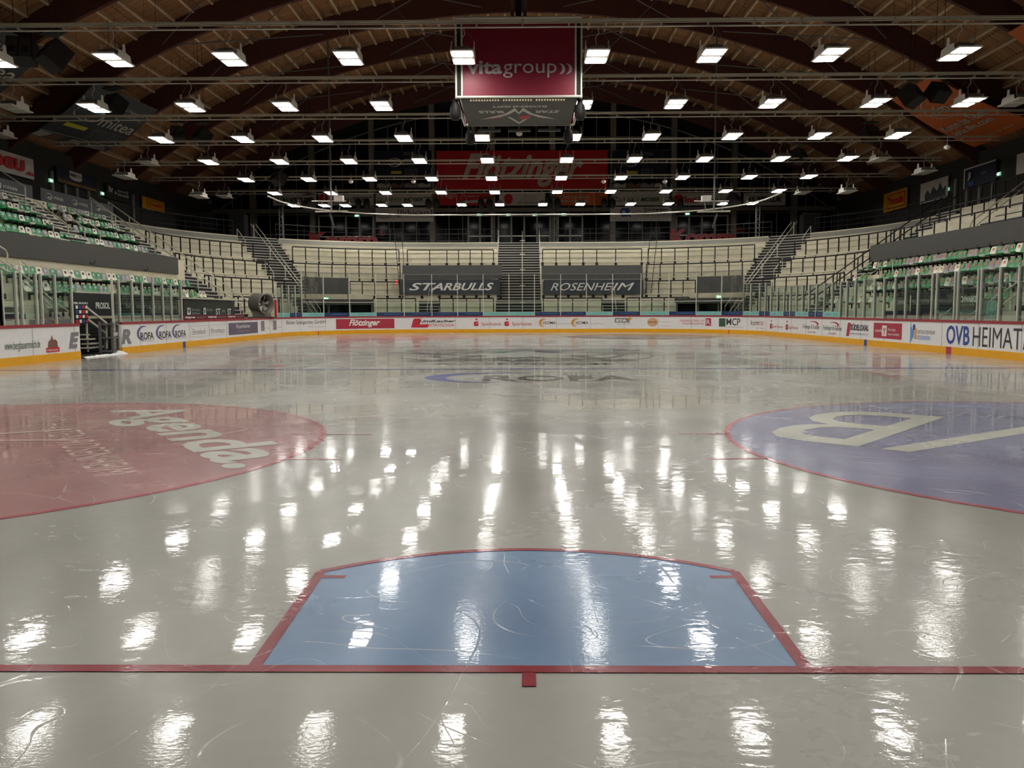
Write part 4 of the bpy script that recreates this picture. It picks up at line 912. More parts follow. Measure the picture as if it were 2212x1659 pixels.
for x in (.4, .5, .6): mb.tube([f(x, .06), f(x, .94)], .006, 4)
for cx in (.24, .76):
    for cy in (.28, .72): mb.tube([f(cx+.1*math.cos(i*PI/8), cy+.12*math.sin(i*PI/8)) for i in range(16)], .006, 4, closed=True)
mb.build('rink_drawing', K['teal'], t)

# ================================================================== BUILDING SHELL
RA, ZA = 46., 19.4
def zarch(x, off=0.): return ZA+off-RA+math.sqrt(RA*RA-x*x)
YB0, YB1 = -20., YW
for sg, nm_ in ((-1, 'left'), (1, 'right')):
    struct(MB().box((sg*(XW+.15), (YB0+YB1)/2, 5.4), (.3, YB1-YB0+.6, 11.2)).build('wall_'+nm_, wallg), 'dark grey %s side wall of the hall' % nm_)
struct(MB().poly([(-XW, YB0, 0)]+[(x, YB0, zarch(x)+1.6) for x in [-XW+XW*2*i/20 for i in range(21)]]+[(XW, YB0, 0)]).build('wall_front', wallg), 'wall behind the viewer')
# roof deck
mb = MB(); NX = 44
for i in range(NX):
    x0 = -29+58*i/NX; x1 = -29+58*(i+1)/NX
    mb.quad((x0, YB0, zarch(x0, 1.58)), (x1, YB0, zarch(x1, 1.58)), (x1, YW+.4, zarch(x1, 1.58)), (x0, YW+.4, zarch(x0, 1.58)))
struct(mb.build('ceiling', deck), 'wooden plank roof deck')
# glulam arches
beams = [54.75+6.5*k for k in range(-10, 3)]
nb = 0
for yb in sorted(beams):
    if yb < -14: continue
    mb = MB(); n0 = None; N = 36
    prof = []
    for i in range(N+1):
        x = -28+56*i/N; zb = zarch(x); zt = zb+1.3; prof.append((x, zb, zt))
    for (x0, b0, t0), (x1, b1, t1) in zip(prof, prof[1:]):
        for yy, w_ in ((yb-.12, 0), (yb+.12, 1)): mb.quad((x0, yy, b0), (x1, yy, b1), (x1, yy, t1), (x0, yy, t0))
        mb.quad((x0, yb-.12, b0), (x1, yb-.12, b1), (x1, yb+.12, b1), (x0, yb+.12, b0))
    nb += 1; struct(mb.build('trim_%d' % nb, wood_beam), 'dark red-brown glulam roof arch spanning the hall')
# purlins per bay: one object per bay, children of the ceiling
ceil = bpy.data.objects['ceiling']; ys = sorted(b for b in beams if b > 8)+[YW+3]
for ya, yb in zip([ys[0]-6.5]+ys, ys+[YW+.2]):
    if yb-ya < .5 or ya > YW: continue
    for i in range(-26, 27):
        th = i*1.08/RA; x = (RA+1.3)*math.sin(th)
        if abs(x) > 28: continue
        z = zarch(x, 1.58)-.2; y0_, y1_ = ya-.1, min(yb-.16, YW)
        R = Matrix.Rotation(th, 3, 'Y')
        if 'mesh_pl' not in globals(): pass
        key = round(y1_-y0_, 2)
        pm = M.get(('pl', key))
        if pm is None: pm = MB().box((0, 0, 0), (.13, key, .36)).mesh('purlin', purlin_m); M[('pl', key)] = pm
        o = bpy.data.objects.new('purlin', pm); C.objects.link(o); o.parent = ceil; o.location = (x, (y0_+y1_)/2, z); o.rotation_euler = (0, th, 0)
# steel bracing
k_ = 0
for j, (ya, yb) in enumerate(zip(ys, ys[1:])):
    if yb > YW: continue
    for xa, xb in ((-19, -12), (-9, -2.5), (2.5, 9), (12, 19)):
        za, zb = zarch(xa)+.35, zarch(xb)+.35; k_ += 1
        side_n = 'left' if xa < 0 else 'right'
        t = thing('roof_bracing', 'crossed grey steel bracing rods, %s %s bay, %s bay from the near end' % ('outer' if abs(xa)+abs(xb) > 20 else 'inner', side_n, ordn(j)), 'roof bracing', ((xa+xb)/2, (ya+yb)/2, min(za, zb)), group='steel roof bracing')
        MB().tube([(xa, ya+.13, za), (xb, yb-.13, zb)], .035, 5).build('rod', steel_d, t); MB().tube([(xb, ya+.13, zb), (xa, yb-.13, za)], .035, 5).build('rod', steel_d, t)

# ---------- far window wall
cx = [-23.95+5.32*k for k in range(10)]
Yf = YW
def flatY(x0, x1, z0, z1, y): return lambda a, b: Vector((x0+(x1-x0)*a, y, z0+(z1-z0)*b))
for i, x in enumerate(cx):
    struct(MB().box((x, Yf-.25, (ZC+zarch(x)+1)/2), (.46, .4, zarch(x)+1-ZC)).build('wall_back_column', colm), 'grey concrete column of the window wall')
struct(MB().quad((-XW-.3, Yf+.25, 0), (XW+.3, Yf+.25, 0), (XW+.3, Yf+.25, 21), (-XW-.3, Yf+.25, 21)).build('wall_back', blackp), 'night beyond the window wall')
zb0, zb1 = at_y(1106, 452, Yf).z, at_y(1106, 413, Yf).z     # advert band
def bay(i):
    x0 = cx[i]+.23 if i >= 0 else -XW; x1 = cx[i+1]-.23 if i+1 < len(cx) else XW
    w_ = bpy.data.objects.new('window_%d' % (i+2), None); C.objects.link(w_); struct(w_, 'tall dark night window with pale glazing bars'); w_.location = (0, 0, 0)
    mb = MB(); N = 8
    for k in range(N):
        a = x0+(x1-x0)*k/N; b = x0+(x1-x0)*(k+1)/N
        mb.quad((a, Yf, ZC), (b, Yf, ZC), (b, Yf, zarch(b)-.05), (a, Yf, zarch(a)-.05))
    mb.build('pane', night, w_)
    fr = MB()
    for k in range(5):
        x = x0+(x1-x0)*k/4; fr.box((x, Yf-.05, (ZC+zarch(x))/2), (.05, .06, zarch(x)-ZC))
    for v in (520, 505, 462, 409, 326, 297):
        z = at_y(1106, v, Yf).z
        if z < min(zarch(x0), zarch(x1))-.2: fr.box(((x0+x1)/2, Yf-.05, z), (x1-x0, .06, .06))
    for k in range(N):
        a = x0+(x1-x0)*k/N; b = x0+(x1-x0)*(k+1)/N
        fr.tube([(a, Yf-.06, zarch(a)-.08), (b, Yf-.06, zarch(b)-.08)], .07, 4)
    fr.build('glazing_bar', frame_m, w_)
for i in range(-1, 10): bay(i)
struct(MB().box((0, Yf-.3, zb0-.1), (2*XW, .3, .35)).build('trim_20', colm), 'grey horizontal beam below the advert band')
struct(MB().box((0, Yf-.3, zb1+.12), (2*XW, .3, .2)).build('trim_21', colm), 'grey horizontal beam above the advert band')
def fsign(name, label, cat, u0, v0, u1, v1, m_, items, y=Yf-.5):
    a = at_y(u0, v1, y); b = at_y(u1, v0, y); t = thing(name, label, cat, ((a.x+b.x)/2, y, a.z))
    MB().box(((a.x+b.x)/2, y+.03, (a.z+b.z)/2), (b.x-a.x, .05, b.z-a.z)).build('panel', m_, t)
    def f(d): return lambda p, q_: Vector((a.x+(b.x-a.x)*p, y-d, a.z+(b.z-a.z)*q_))
    for it in items:
        if it[0] == '#': patch(f(.004), it[2], K[it[1]], t, 'emblem')
        elif it[0] == '@': crescent_part(f(.006), *it[2], K[it[1]], t, 'emblem', *it[3:])
        else: lettering(it[0], f(.01), K[it[1]], t, 'lettering', None, it[3], it[4], box=it[2])
    return t
fsign('hanging_banner', 'huge red banner with cream script lettering on the far window wall', 'banner', 943, 324, 1313, 412, K['redb'], [('Flötzinger', 'cream', (.15, .08, .86, .93), .035, .42)])
for u0, u1, d in ((812, 932, 'left'), (1322, 1443, 'right')):
    fsign('hanging_banner', 'dark navy banner with bird emblem %s of the big red banner' % d, 'banner', u0, 325, u1, 386, K['navy'],
          [('mitea', 'signw', (.52, .58, .82, .76), .0, 0), ('Weil Feiern so', 'lgrey', (.5, .9, .72, .94), 0, 0), ('leicht sein kann.', 'lgrey', (.5, .84, .74, .88), 0, 0), ('@', 'signw', (.34, .58, .12, .16), .22, -PI, 0.9*PI), ('#', 'plum', circ(.34, .62, .08, .07)),
           ('#', 'yellow', rectpts(.27, .17, .46, .27))]+[('alles bestens und', 'lgrey', (.52, .08+.06*k, .74, .11+.06*k), 0, 0) for k in range(5)])
    fsign('photo_board', 'strip of small pictures below the %s navy banner' % d, 'picture board', u0, 393, u1, 414, K['black'], [('#', ('lgrey', 'brown', 'grey', 'lgrey')[k], [(.02+.245*k, .42), (.25+.245*k, .42), (.25+.245*k, .95), (.18+.245*k, .7), (.1+.245*k, .9), (.02+.245*k, .8)]) for k in range(4)]+[('www.mitea.de', 'lgrey', (.22, .1, .45, .25), 0, 0), ('www.mitea.it', 'lgrey', (.58, .1, .78, .25), 0, 0)])
band = [(590, 683, 'white board with bold dark lettering, left end of the advert band', K['signw'], [('HAWRYLUK', 'dark', (.1, .2, .95, .62), .04, 0)]),
        (688, 806, 'white board with red gear emblem, left part of the advert band', K['signw'], [('#', 'redb', circ(.09, .52, .09, .42, 24)), ('inn', 'redb', (.24, .2, .42, .7), .04, 0), ('Factory', 'dark', (.44, .1, .92, .7), 0, 0)]),
        (812, 932, 'white board with dark green slanted lettering, left of the red boards', K['signw'], [('GLASEREI', 'green', (.03, .3, .47, .62), 0, .25), ('MOSER', 'green', (.5, .3, .85, .62), .04, .2)]),
        (940, 1058, 'dark red board with pale lines left of the centre doors', K['redb'], [('prego', 'signw', (.05, .5, .4, .9), 0, 0), ('#', 'signw', [(.5, .15), (.98, .25), (.98, .5), (.5, .35)]), ('Wir wünschen viel', 'signw', (.52, .65, .8, .8), 0, 0)]),
        (1078, 1178, 'white board with red round emblem above the centre doors', K['signw'], [('#', 'redb', circ(.2, .5, .1, .42, 24)), ('FINDE DEN JOB', 'grey', (.5, .58, .8, .72), 0, 0), ('DER ZU DIR PASST!', 'grey', (.46, .38, .82, .5), 0, 0), ('DEIN TEAM. DEIN SPIEL.', 'dark', (.4, .14, .9, .28), .02, 0)]),
        (1200, 1313, 'orange board with white capital lettering right of the centre doors', K['orangeb'], [('GESUND & SCHÖN GEBRÄUNT', 'signw', (.06, .56, .66, .8), .0, 0), ('ZUM NÄCHSTEN HEIMSPIEL', 'signw', (.04, .24, .66, .48), .0, 0)]),
        (1322, 1446, 'white board with dark green slanted lettering, right of the orange board', K['signw'], [('GLASEREI', 'green', (.06, .3, .47, .62), 0, .25), ('MOSER', 'green', (.5, .3, .83, .62), .04, .2)]),
        (1452, 1600, 'white board with red gear emblem, right part of the advert band', K['signw'], [('#', 'redb', circ(.09, .5, .08, .4, 24)), ('inn', 'redb', (.18, .2, .36, .7), .04, 0), ('Factory', 'dark', (.38, .1, .75, .7), 0, 0)]),
        (1606, 1697, 'white board with bold dark lettering, right end of the advert band', K['signw'], [('HAWRYLUK', 'dark', (.07, .25, .93, .7), .05, 0)])]
for u0, u1, lb, m_, it in band: fsign('advert_board', lb, 'advert board', u0, 416, u1, 444, m_, it)
fsign('advert_board', 'white board with bracketed dark lettering below the advert band, left of centre', 'advert board', 812, 448, 936, 479, K['signw'], [('[fiducius]', 'dark', (.38, .35, .98, .85), 0, 0), ('#', 'lgrey', circ(.15, .5, .13, .35))])
fsign('advert_board', 'white board with dark blue emblem and black lettering below the advert band, right of centre', 'advert board', 1318, 446, 1451, 478, K['signw'], [('CR', 'blue', (.16, .3, .34, .92), .06, 0), ('Trockenbau', 'black', (.54, .72, .93, .9), .03, 0), ('Akustikbau', 'black', (.54, .5, .93, .68), .03, 0), ('Tel. 08031 - 2100002', 'grey', (.57, .34, .89, .44), 0, 0), ('CR Innenausbau GmbH', 'grey', (.04, .08, .44, .18), 0, 0), ('www.cr-innenausbau.de', 'grey', (.52, .08, .93, .18), 0, 0)])
# doors on the upper walkway
for n_, (u0, u1, lb) in enumerate(((1077, 1188, 'four leaf glazed walkway doors behind the centre stairs'), (1012, 1062, 'single glazed door left of the centre doors'), (1205, 1258, 'single glazed door right of the centre doors'), (690, 806, 'pale framed glazed doors at the left end of the walkway'), (1460, 1572, 'pale framed glazed doors at the right end of the walkway'))):
    a = at_y(u0, 528, Yf-.6); b = at_y(u1, 466, Yf-.6); d = bpy.data.objects.new('door_%d' % (n_+1), None); C.objects.link(d); struct(d, lb); d.location = (0, 0, 0)
    nl = max(1, round((b.x-a.x)/1.15)); fr = MB()
    for k in range(nl+1): fr.box((a.x+(b.x-a.x)*k/nl, Yf-.6, (ZC+b.z)/2), (.16, .1, b.z-ZC))
    fr.box(((a.x+b.x)/2, Yf-.6, b.z), (b.x-a.x+.16, .1, .14)); fr.build('door_frame', frame_m, d)
    for k in range(nl):
        x0 = a.x+(b.x-a.x)*k/nl+.08; x1 = a.x+(b.x-a.x)*(k+1)/nl-.08
        MB().box(((x0+x1)/2, Yf-.58, (ZC+b.z)/2), (x1-x0, .03, b.z-ZC-.1)).build('door_leaf', night, d); MB().box(((x0+x1)/2, Yf-.66, ZC+.95), (x1-x0, .05, .09)).build('push_bar', steel, d)
exitg = mat('exit_green', (150, 220, 180), .5, noise=0, emit=.6); exitw = mat('exit_white', (220, 255, 230), .5, noise=0, emit=2.2)
def exit_sign(p, sx, lb):
    t = thing('exit_sign', lb, 'exit sign', p); x, y, z = p
    dv = (0, -.03, 0) if sx == 0 else (-.03*sx, 0, 0)
    d = (.42, .06, .2) if sx == 0 else (.06, .42, .2)
    MB().box(p, d).build('housing', exitg, t)
    if sx == 0: MB().quad((x-.12, y-.035, z-.07), (x-.02, y-.035, z-.07), (x-.02, y-.035, z+.07), (x-.12, y-.035, z+.07)).poly([(x+.04, y-.035, z-.06), (x+.16, y-.035, z), (x+.04, y-.035, z+.06)]).build('running_man_symbol', exitw, t)
    else: q_ = x-.035*sx; MB().quad((q_, y-.12, z-.07), (q_, y-.02, z-.07), (q_, y-.02, z+.07), (q_, y-.12, z+.07)).poly([(q_, y+.04, z-.06), (q_, y+.16, z), (q_, y+.04, z+.06)]).build('running_man_symbol', exitw, t)
for u, v, lb in ((1035, 464, 'over the single door left of the centre doors'), (1098, 464, 'over the left half of the centre doors'), (1155, 464, 'over the right half of the centre doors'), (1218, 463, 'over the single door right of the centre doors'), (771, 466, 'over the left walkway doors'), (1485, 462, 'over the right walkway doors')):
    exit_sign(at_y(u, v, Yf-.75), 0, 'small lit green exit sign %s' % lb)
for u, v, sg, lb in ((110, 390, -1, 'on the left wall beside the white sign'), (221, 418, -1, 'on the left wall beside the dark lettered board'), (2157, 376, 1, 'high on the right wall, nearer one'), (2047, 409, 1, 'high on the right wall, farther one')):
    exit_sign(at_x(u, v, sg*(XW-.15)), sg, 'small lit green exit sign %s' % lb)
exit_sign(at_y(705, 645, P(portL[0]+2, 1.8, 0).y-.4)+Vector((0, -.1, 0)), 0, 'small lit green exit sign over the left doorway'); exit_sign(at_y(1553, 641, P(portR[0]+3, 1.8, 0).y-.6), 0, 'small lit green exit sign over the right doorway')
# signs on the side walls
def wsign(label, sg, u0, v0, u1, v1, m_, items, x=XW-.25, cat='advert board', name='advert_board'):
    """(u0,v0) one upper corner, (u1,v1) lower corner of the other side"""
    pa = at_x(u0, v0, sg*x); pb = at_x(u1, v1, sg*x); y0, y1 = (pa.y, pb.y); z1, z0 = pa.z, pb.z
    t = thing(name, label, cat, (sg*x, (y0+y1)/2, z0)); MB().box((sg*(x+.05), (y0+y1)/2, (z0+z1)/2), (.06, abs(y1-y0), z1-z0)).build('panel', m_, t)
    def f(d): return lambda p, q_: Vector((sg*(x-d), y0+(y1-y0)*p, z0+(z1-z0)*q_))
    for it in items:
        if it[0] == '#': patch(f(.012+.006*items.index(it)), it[2], K[it[1]], t, 'emblem')
        elif it[0] == '@': crescent_part(f(.02), *it[2], K[it[1]], t, 'emblem', *it[3:])
        else: lettering(it[0], f(.05), K[it[1]], t, 'lettering', None, it[3], it[4], box=it[2])
    return t
wsign('white board with bold red lettering high on the left wall', -1, -60, 304, 75, 389, K['signw'], [('TOGU', 'redb', (.1, .22, .82, .8), .1, 0), ('.de', 'redb', (.83, .15, .98, .35), .04, 0)])
wsign('dark blue board with white shield on the left wall', -1, 122, 358, 208, 416, K['navy'], [('#', 'signw', [(.3, .95), (.3, .5), (.4, .38), (.55, .38), (.62, .5), (.62, .95)]), ('BAHN', 'slate', (.32, .6, .45, .8), .05, 0), ('BKK', 'lgrey', (.46, .6, .6, .8), 0, 0), ('Ihre Krankenkasse in Rosenheim', 'yel2', (.02, .05, .98, .25), 0, 0)])
wsign('black board with white lettering on the left wall beyond the second exit sign', -1, 230, 396, 279, 440, K['black'], [('Ihr', 'signw', (.05, .45, .25, .9), .04, 0), ('Partner seit 1977', 'signw', (.45, .62, .95, .82), .02, 0), ('Partner seit 2005', 'signw', (.45, .36, .95, .56), .02, 0), ('S', 'signw', (.32, .4, .4, .6), .06, 0)])
wsign('yellow board with red lettering on the left wall above the walkway', -1, 308, 423, 356, 461, K['yel2'], [('#', 'redb', rectpts(.18, .15, .9, .85)), ('#', 'yel2', rectpts(.21, .2, .87, .8)), ('Trucade', 'redb', (.23, .35, .84, .66), .04, 0)])
for u0, u1, lb in ((-50, 50, 'nearest'),): 
    wsign('dark cloth banner with white emblem behind the nearest top left seats', -1, -30, 376, 72, 432, K['slate'], [('mitea', 'signw', (.32, .35, .62, .62), 0, 0), ('@', 'signw', (.22, .48, .07, .26), .25, -PI, .95*PI)], x=24.6, name='cloth_banner', cat='banner')
wsign('long dark cloth banner with three white emblems behind the top left seats', -1, 88, 405, 246, 472, K['slate'], sum([[('mitea', 'signw', (.14+.33*k, .4, .26+.33*k, .66), 0, 0), ('@', 'signw', (.09+.33*k, .52, .04, .22), .25, -PI, .95*PI), ('#', 'signw', [(.07+.33*k, .5), (.11+.33*k, .5), (.1+.33*k, .4), (.08+.33*k, .4)])] for k in range(3)], []), x=24.6, name='cloth_banner', cat='banner')
wsign('yellow board with red lettering on the right wall above the walkway', 1, 1909, 420, 1957, 447, K['yel2'], [('#', 'redb', rectpts(.18, .12, .95, .85)), ('#', 'yel2', rectpts(.21, .17, .92, .8)), ('Trucade', 'redb', (.23, .3, .9, .7), .04, 0)])
wsign('white board with dark skyline picture on the right wall', 1, 1988, 398, 2045, 426, K['signw'], [('#', 'slate', [(.2, .1), (.95, .1), (.95, .6), (.85, .4), (.75, .8), (.65, .4), (.5, .7), (.4, .35), (.3, .6), (.2, .4)])])
wsign('dark board framed in white on the right wall near the exit sign', 1, 2083, 366, 2150, 390, K['navy'], [('#', 'signw', rectpts(0, 0, .04, 1)), ('#', 'signw', rectpts(0, .93, 1, 1)), ('JI', 'signw', (.15, .35, .25, .75), .05, 0), ('by ClEn', 'lgrey', (.58, .45, .72, .6), 0, 0), ('#', 'blue', rectpts(.16, .1, .35, .25))])
wsign('plain white board at the top right picture edge', 1, 2196, 334, 2260, 360, K['signw'], [])
# door/window frames on side walls
for sg, us, vv in ((-1, (118, 145, 170, 195, 290), 0), (1, (2060, 2085, 2112, 2140), 0)):
    for k, u in enumerate(us):
        p = at_x(u, 430, sg*(XW-.2)); tt = tag(MB().box((sg*(XW-.1), p.y, ZC+1.3), (.12, .22, 2.6)).build('wall_frame', frame_m), 'pale door frame post on the %s upper wall, %s from the %s' % ('left' if sg < 0 else 'right', ORD[k], 'near end' if sg < 0 else 'far end'), 'frame post')

# ================================================================== HANGING ROOF BANNERS (sagging cloth below the arches)
def arch_hit(u, v, off=-.35):
    d = ray(u, v); lo, hi = 5., 90.
    f = lambda t: (CAM+d*t)
    for t_ in [5+.25*i for i in range(400)]:
        p = f(t_)
        if abs(p.x) < RA and p.z > zarch(p.x, off): break
    lo, hi = t_-.25, t_
    for _ in range(30):
        m_ = (lo+hi)/2; p = f(m_)
        if p.z > zarch(p.x, off): hi = m_
        else: lo = m_
    return f(hi)
def roof_banner(corners, m_, items, label, sag=.25, dy=0.):
    TL, TR, BL, BR = [arch_hit(*c) for c in corners]
    for p in (TL, TR, BL, BR): p.y += dy
    def f(d):
        def g(a, b):
            top = TL.lerp(TR, a); bot = BL.lerp(BR, a); p = bot.lerp(top, b); p.z -= sag*math.sin(PI*b)*1.0+d; return p
        return g
    base_ = (TL+TR+BL+BR)/4; t = thing('roof_banner', label, 'banner', base_); mb = MB(); n = 14
    for i in range(n):
        for j in range(n): mb.quad(f(0)(i/n, j/n), f(0)((i+1)/n, j/n), f(0)((i+1)/n, (j+1)/n), f(0)(i/n, (j+1)/n))
    mb.build('cloth', m_, t, True)
    for it in items:
        if it[0] == '#': patch(f(.03), it[2], K[it[1]], t, 'emblem')
        elif it[0] == '@': crescent_part(f(.04), *it[2], K[it[1]], t, 'emblem', *it[3:])
        else: lettering(it[0], f(.05), K[it[1]], t, 'lettering', None, it[3], it[4], box=it[2])
    return t
mit = [('Weil Feiern so', 'signw', (.5, .82, .9, .87), 0, 0), ('leicht sein kann.', 'signw', (.5, .75, .92, .80), 0, 0), ('mitea', 'signw', (.46, .5, .96, .67), .01, 0), ('@', 'signw', (.26, .62, .2, .12), .2, -PI, .95*PI), ('#', 'sky', circ(.3, .7, .12, .05)), ('#', 'yellow', rectpts(.14, .34, .42, .41))] + \
      [('alles bestens organisiert', 'lgrey', (.5, .22+.04*k, .88, .24+.04*k), 0, 0) for k in range(6)] + [('#', 'signw', rectpts(0, .16, 1, .17)), ('#', 'lgrey', [(.0, .03), (.12, .02), (.18, .14), (.02, .15)]), ('#', 'brown', [(.12, .03), (.3, .02), (.34, .14), (.2, .15)]), ('#', 'lgrey', [(.42, .04), (.6, .02), (.55, .13), (.45, .12)]), ('#', 'grey', [(.68, .03), (.95, .02), (.9, .12), (.72, .13)])]
roof_banner([(207, 178), (341, 237), (62, 290), (228, 328)], K['slate'], mit, 'dark slate banner with bird emblem and yellow label hanging under the roof, left')
orn = [('ifm', 'signw', (.32, .62, .6, .72), .01, 0), ('@', 'signw', (.5, .68, .3, .16), .07, 0, 2*PI), ('Komm ins Team.', 'signw', (.08, .37, .86, .47), .02, 0), ('jobs.ifm.com', 'signw', (.1, .24, .78, .35), .02, 0), ('ifm - close to you!', 'cream', (.1, .08, .8, .13), 0, 0)]
cor_o = [(1925, 215), (2012, 163), (2105, 318), (2245, 262)]
roof_banner(cor_o, K['orangeb'], orn, 'orange banner with white lettering hanging under the roof, right')
roof_banner([(207, 178), (341, 237), (62, 290), (228, 328)], K['slate'], mit, 'dark slate banner cut by the top left picture edge', dy=-11.7)
roof_banner(cor_o, K['orangeb'], orn, 'orange banner cut by the top right picture edge', dy=-11.7)

# ================================================================== LIGHT ROWS
LZ = 9.8
rows_y = [18.15, 24.5, 30.9, 37.25, 43.3, 49.6, 55.7, 62.6]
colsX = [-17.4, -13.45, -9.6, -5.7, -1.95, 2.42, 6.15, 10.0, 14.15, 17.85]
def flood_proto(lit, label, loc, grp):
    t = thing('floodlight', label, 'floodlight', loc, 0, grp, world=False)
    MB().box((0, 0, .14), (.50, .9, .16)).box((0, 0, .25), (.36, .6, .08)).build('housing', lampg, t)
    MB().box((0, 0, .03), (.74, 1.5, .05)).build('reflector_plate', lampw, t)
    for g in (-1, 1): MB().box((0, g*.415, .0), (.62, .53, .02)).build('lens', lens if lit else lens_off, t)
    for g in (-1, 1):
        mb = MB(); x = g*.36
        pr = [(-.45, .05), (-.40, .24), (-.12, .27), (-.09, .5), (.05, .52), (.09, .27), (.4, .24), (.47, .05)]
        mb.poly([(x, y, z) for y, z in pr]); mb.poly([(x+.02*g, y, z) for y, z in pr][::-1])
        for i in range(len(pr)): a = pr[i]; b = pr[(i+1) % len(pr)]; mb.quad((x, a[0], a[1]), (x, b[0], b[1]), (x+.02*g, b[0], b[1]), (x+.02*g, a[0], a[1]))
        mb.build('side_bracket', lampw, t)
        MB().tube([(x, 0, .5), (.05*g, 0, 1.0)], .007, 4).build('suspension_wire', steel_d, t)
    MB().tube([(.02, 0, .98), (.06, 0, .75), (-.05, .02, .6), (0, .05, .3)], .013, 5).build('power_cable', lampw, t)
    return t
fl = None; un = None
rn = ['lamp row nearest the viewer', 'second row', 'third row', 'fourth row', 'fifth row', 'sixth row', 'seventh row', 'farthest row']
for r, y in enumerate([-.8, 5.5, 11.8]+rows_y):  # rows ahead of rows_y are unseen, added to light the near ice
    xs = list(colsX)
    if r <= 2: xs = colsX[1:9]
    if r == 3+7: xs = [(u-1129)*66/1800 for u in (640, 705, 750, 828, 883, 999, 1080, 1172, 1252, 1359, 1439, 1556, 1616)]
    for i, x in enumerate(xs):
        rr = r-3
        lab = 'lit floodlight, %s from the left, %s' % (ordn(i), ('row hanging overhead, mirrored lowest in the ice' if rr == 0 else 'in the '+rn[rr-1] if rr > 0 else 'unseen %s row added behind the overhead one' % ('first', 'second', 'third')[-rr-1]))
        g = 'lit floodlights of the %s' % (rn[rr-1] if rr > 0 else 'overhead rows')
        loc = (x, y, LZ)
        if fl is None: fl = flood_proto(True, lab, loc, g)
        else: copy_thing(fl, loc, 0, lab, g)
offp = [(30, 232, 30.9), (2197, 218, 30.9), (2, 290, 37.25), (320, 350, 43.3), (270, 380, 43.3), (1900, 342, 43.3), (1997, 370, 43.3), (430, 422, 49.6), (485, 422, 55.7), (1830, 412, 49.6), (1733, 414, 55.7)]
for i, (u, v, y) in enumerate(offp):
    p = at_y(u, v+4, y); lab = 'unlit white floodlight %s, %s from the left' % ('beside the left lamp rows' if u < 1100 else 'beside the right lamp rows', ordn(sum(1 for q_ in offp if q_[0] < u and (q_[0] < 1100) == (u < 1100))))
    if un is None: un = flood_proto(False, lab, p, 'unlit floodlights at the hall sides')
    else: copy_thing(un, p, 0, lab, 'unlit floodlights at the hall sides')
# cable trays
rung_me = MB().box((0, 0, .02), (.05, .24, .04)).box((0, -.1, .05), (.05, .03, .22)).mesh('rung', railw)
for r, y in enumerate([-.8, 5.5, 11.8]+rows_y):
    z = LZ+.98
    rr = r-3
    t = thing('cable_tray', 'long pale ladder-like cable tray across the hall above the %s' % (rn[rr-1] if rr > 0 else 'overhead lamp row' if rr == 0 else 'added %s lamp row behind it' % ('first', 'second', 'third')[-rr-1]), 'cable tray', (0, y, z), group='cable trays across the hall')
    for dy_ in (-.1, .1): MB().box((0, y+dy_, z+.16), (52, .03, .07)).build('side_rail', railw, t)
    MB().tube([(-26, y-.12, z-.06), (26, y-.12, z-.06)], .028, 6).build('conduit', steel, t)
    for k in range(35): link('rung', rung_me, t, (-25.5+1.5*k, 0, 0))
    for k in range(9):
        x = -24+6*k; zt = zarch(x)+.1
        if zt > z+.5: MB().tube([(x, y, z+.18), (x, y, zt+1.3)], .008, 4).build('hanger_rod', lampd, t)

# ================================================================== SCOREBOARD CUBE
sx0, sx1 = -2.3, 2.02; sy0, sy1 = 26.0, 30.4
sz0 = at_y(1121, 209, sy0).z; sz1 = at_y(1121, 38, sy0).z; scx = (sx0+sx1)/2
t = thing('scoreboard_cube', 'large hanging cube with wine red cloth side and dark underside over centre ice', 'scoreboard', (scx, (sy0+sy1)/2, sz0))
MB().quad((sx0+.18, sy0, sz0+.02), (sx1-.18, sy0, sz0+.02), (sx1-.18, sy0, sz1-.05), (sx0+.18, sy0, sz1-.05)).quad((sx1-.18, sy0+.03, sz0+.02), (sx0+.18, sy0+.03, sz0+.02), (sx0+.18, sy0+.03, sz1-.05), (sx1-.18, sy0+.03, sz1-.05)).build('front_cloth', K['maroon'], t)
MB().quad((sx0+.18, sy1, sz0), (sx0+.18, sy1, sz1), (sx1-.18, sy1, sz1), (sx1-.18, sy1, sz0)).build('rear_cloth', K['maroon'], t)
for sgx, nmx in ((sx0+.1, 'left'), (sx1-.1, 'right')): MB().quad((sgx, sy0+.1, sz0), (sgx, sy1, sz0), (sgx, sy1, sz1), (sgx, sy0+.1, sz1)).build('side_cloth', K['maroon'], t)
MB().box((scx, (sy0+sy1)/2, sz0-.03), (sx1-sx0-.3, sy1-sy0-.2, .05)).build('underside_panel', mat('underside', (88, 88, 86), .7), t)
for (a, b) in (((sx0, sy0), (sx1, sy0)), ((sx1, sy0), (sx1, sy1)), ((sx1, sy1), (sx0, sy1)), ((sx0, sy1), (sx0, sy0))):
    for z in (sz0, sz1): MB().tube([(a[0], a[1], z), (b[0], b[1], z)], .045, 8).build('frame_tube', steel, t)
for x, y in ((sx0, sy0), (sx1, sy0), (sx1, sy1), (sx0, sy1), (sx0+.2, sy0), (sx1-.2, sy0)): MB().tube([(x, y, sz0), (x, y, sz1)], .035, 8).build('frame_tube', steel, t)
for x in (sx0+.1, sx1-.1): MB().box((x, sy0+.06, (sz0+sz1)/2), (.15, .04, sz1-sz0)).build('side_gap_panel', blackp, t)
ff = lambda a, b: Vector((sx0+.18+(sx1-sx0-.36)*a, sy0-.012, sz0+(sz1-sz0)*b))
lettering('vita', ff, K['lgrey'], t, 'lettering', 'bold half of the pale lettering', .028, 0, box=(.05, .29, .355, .46))
lettering('group', ff, K['lgrey'], t, 'lettering', 'thin half of the pale lettering', .0, 0, box=(.365, .24, .83, .42))
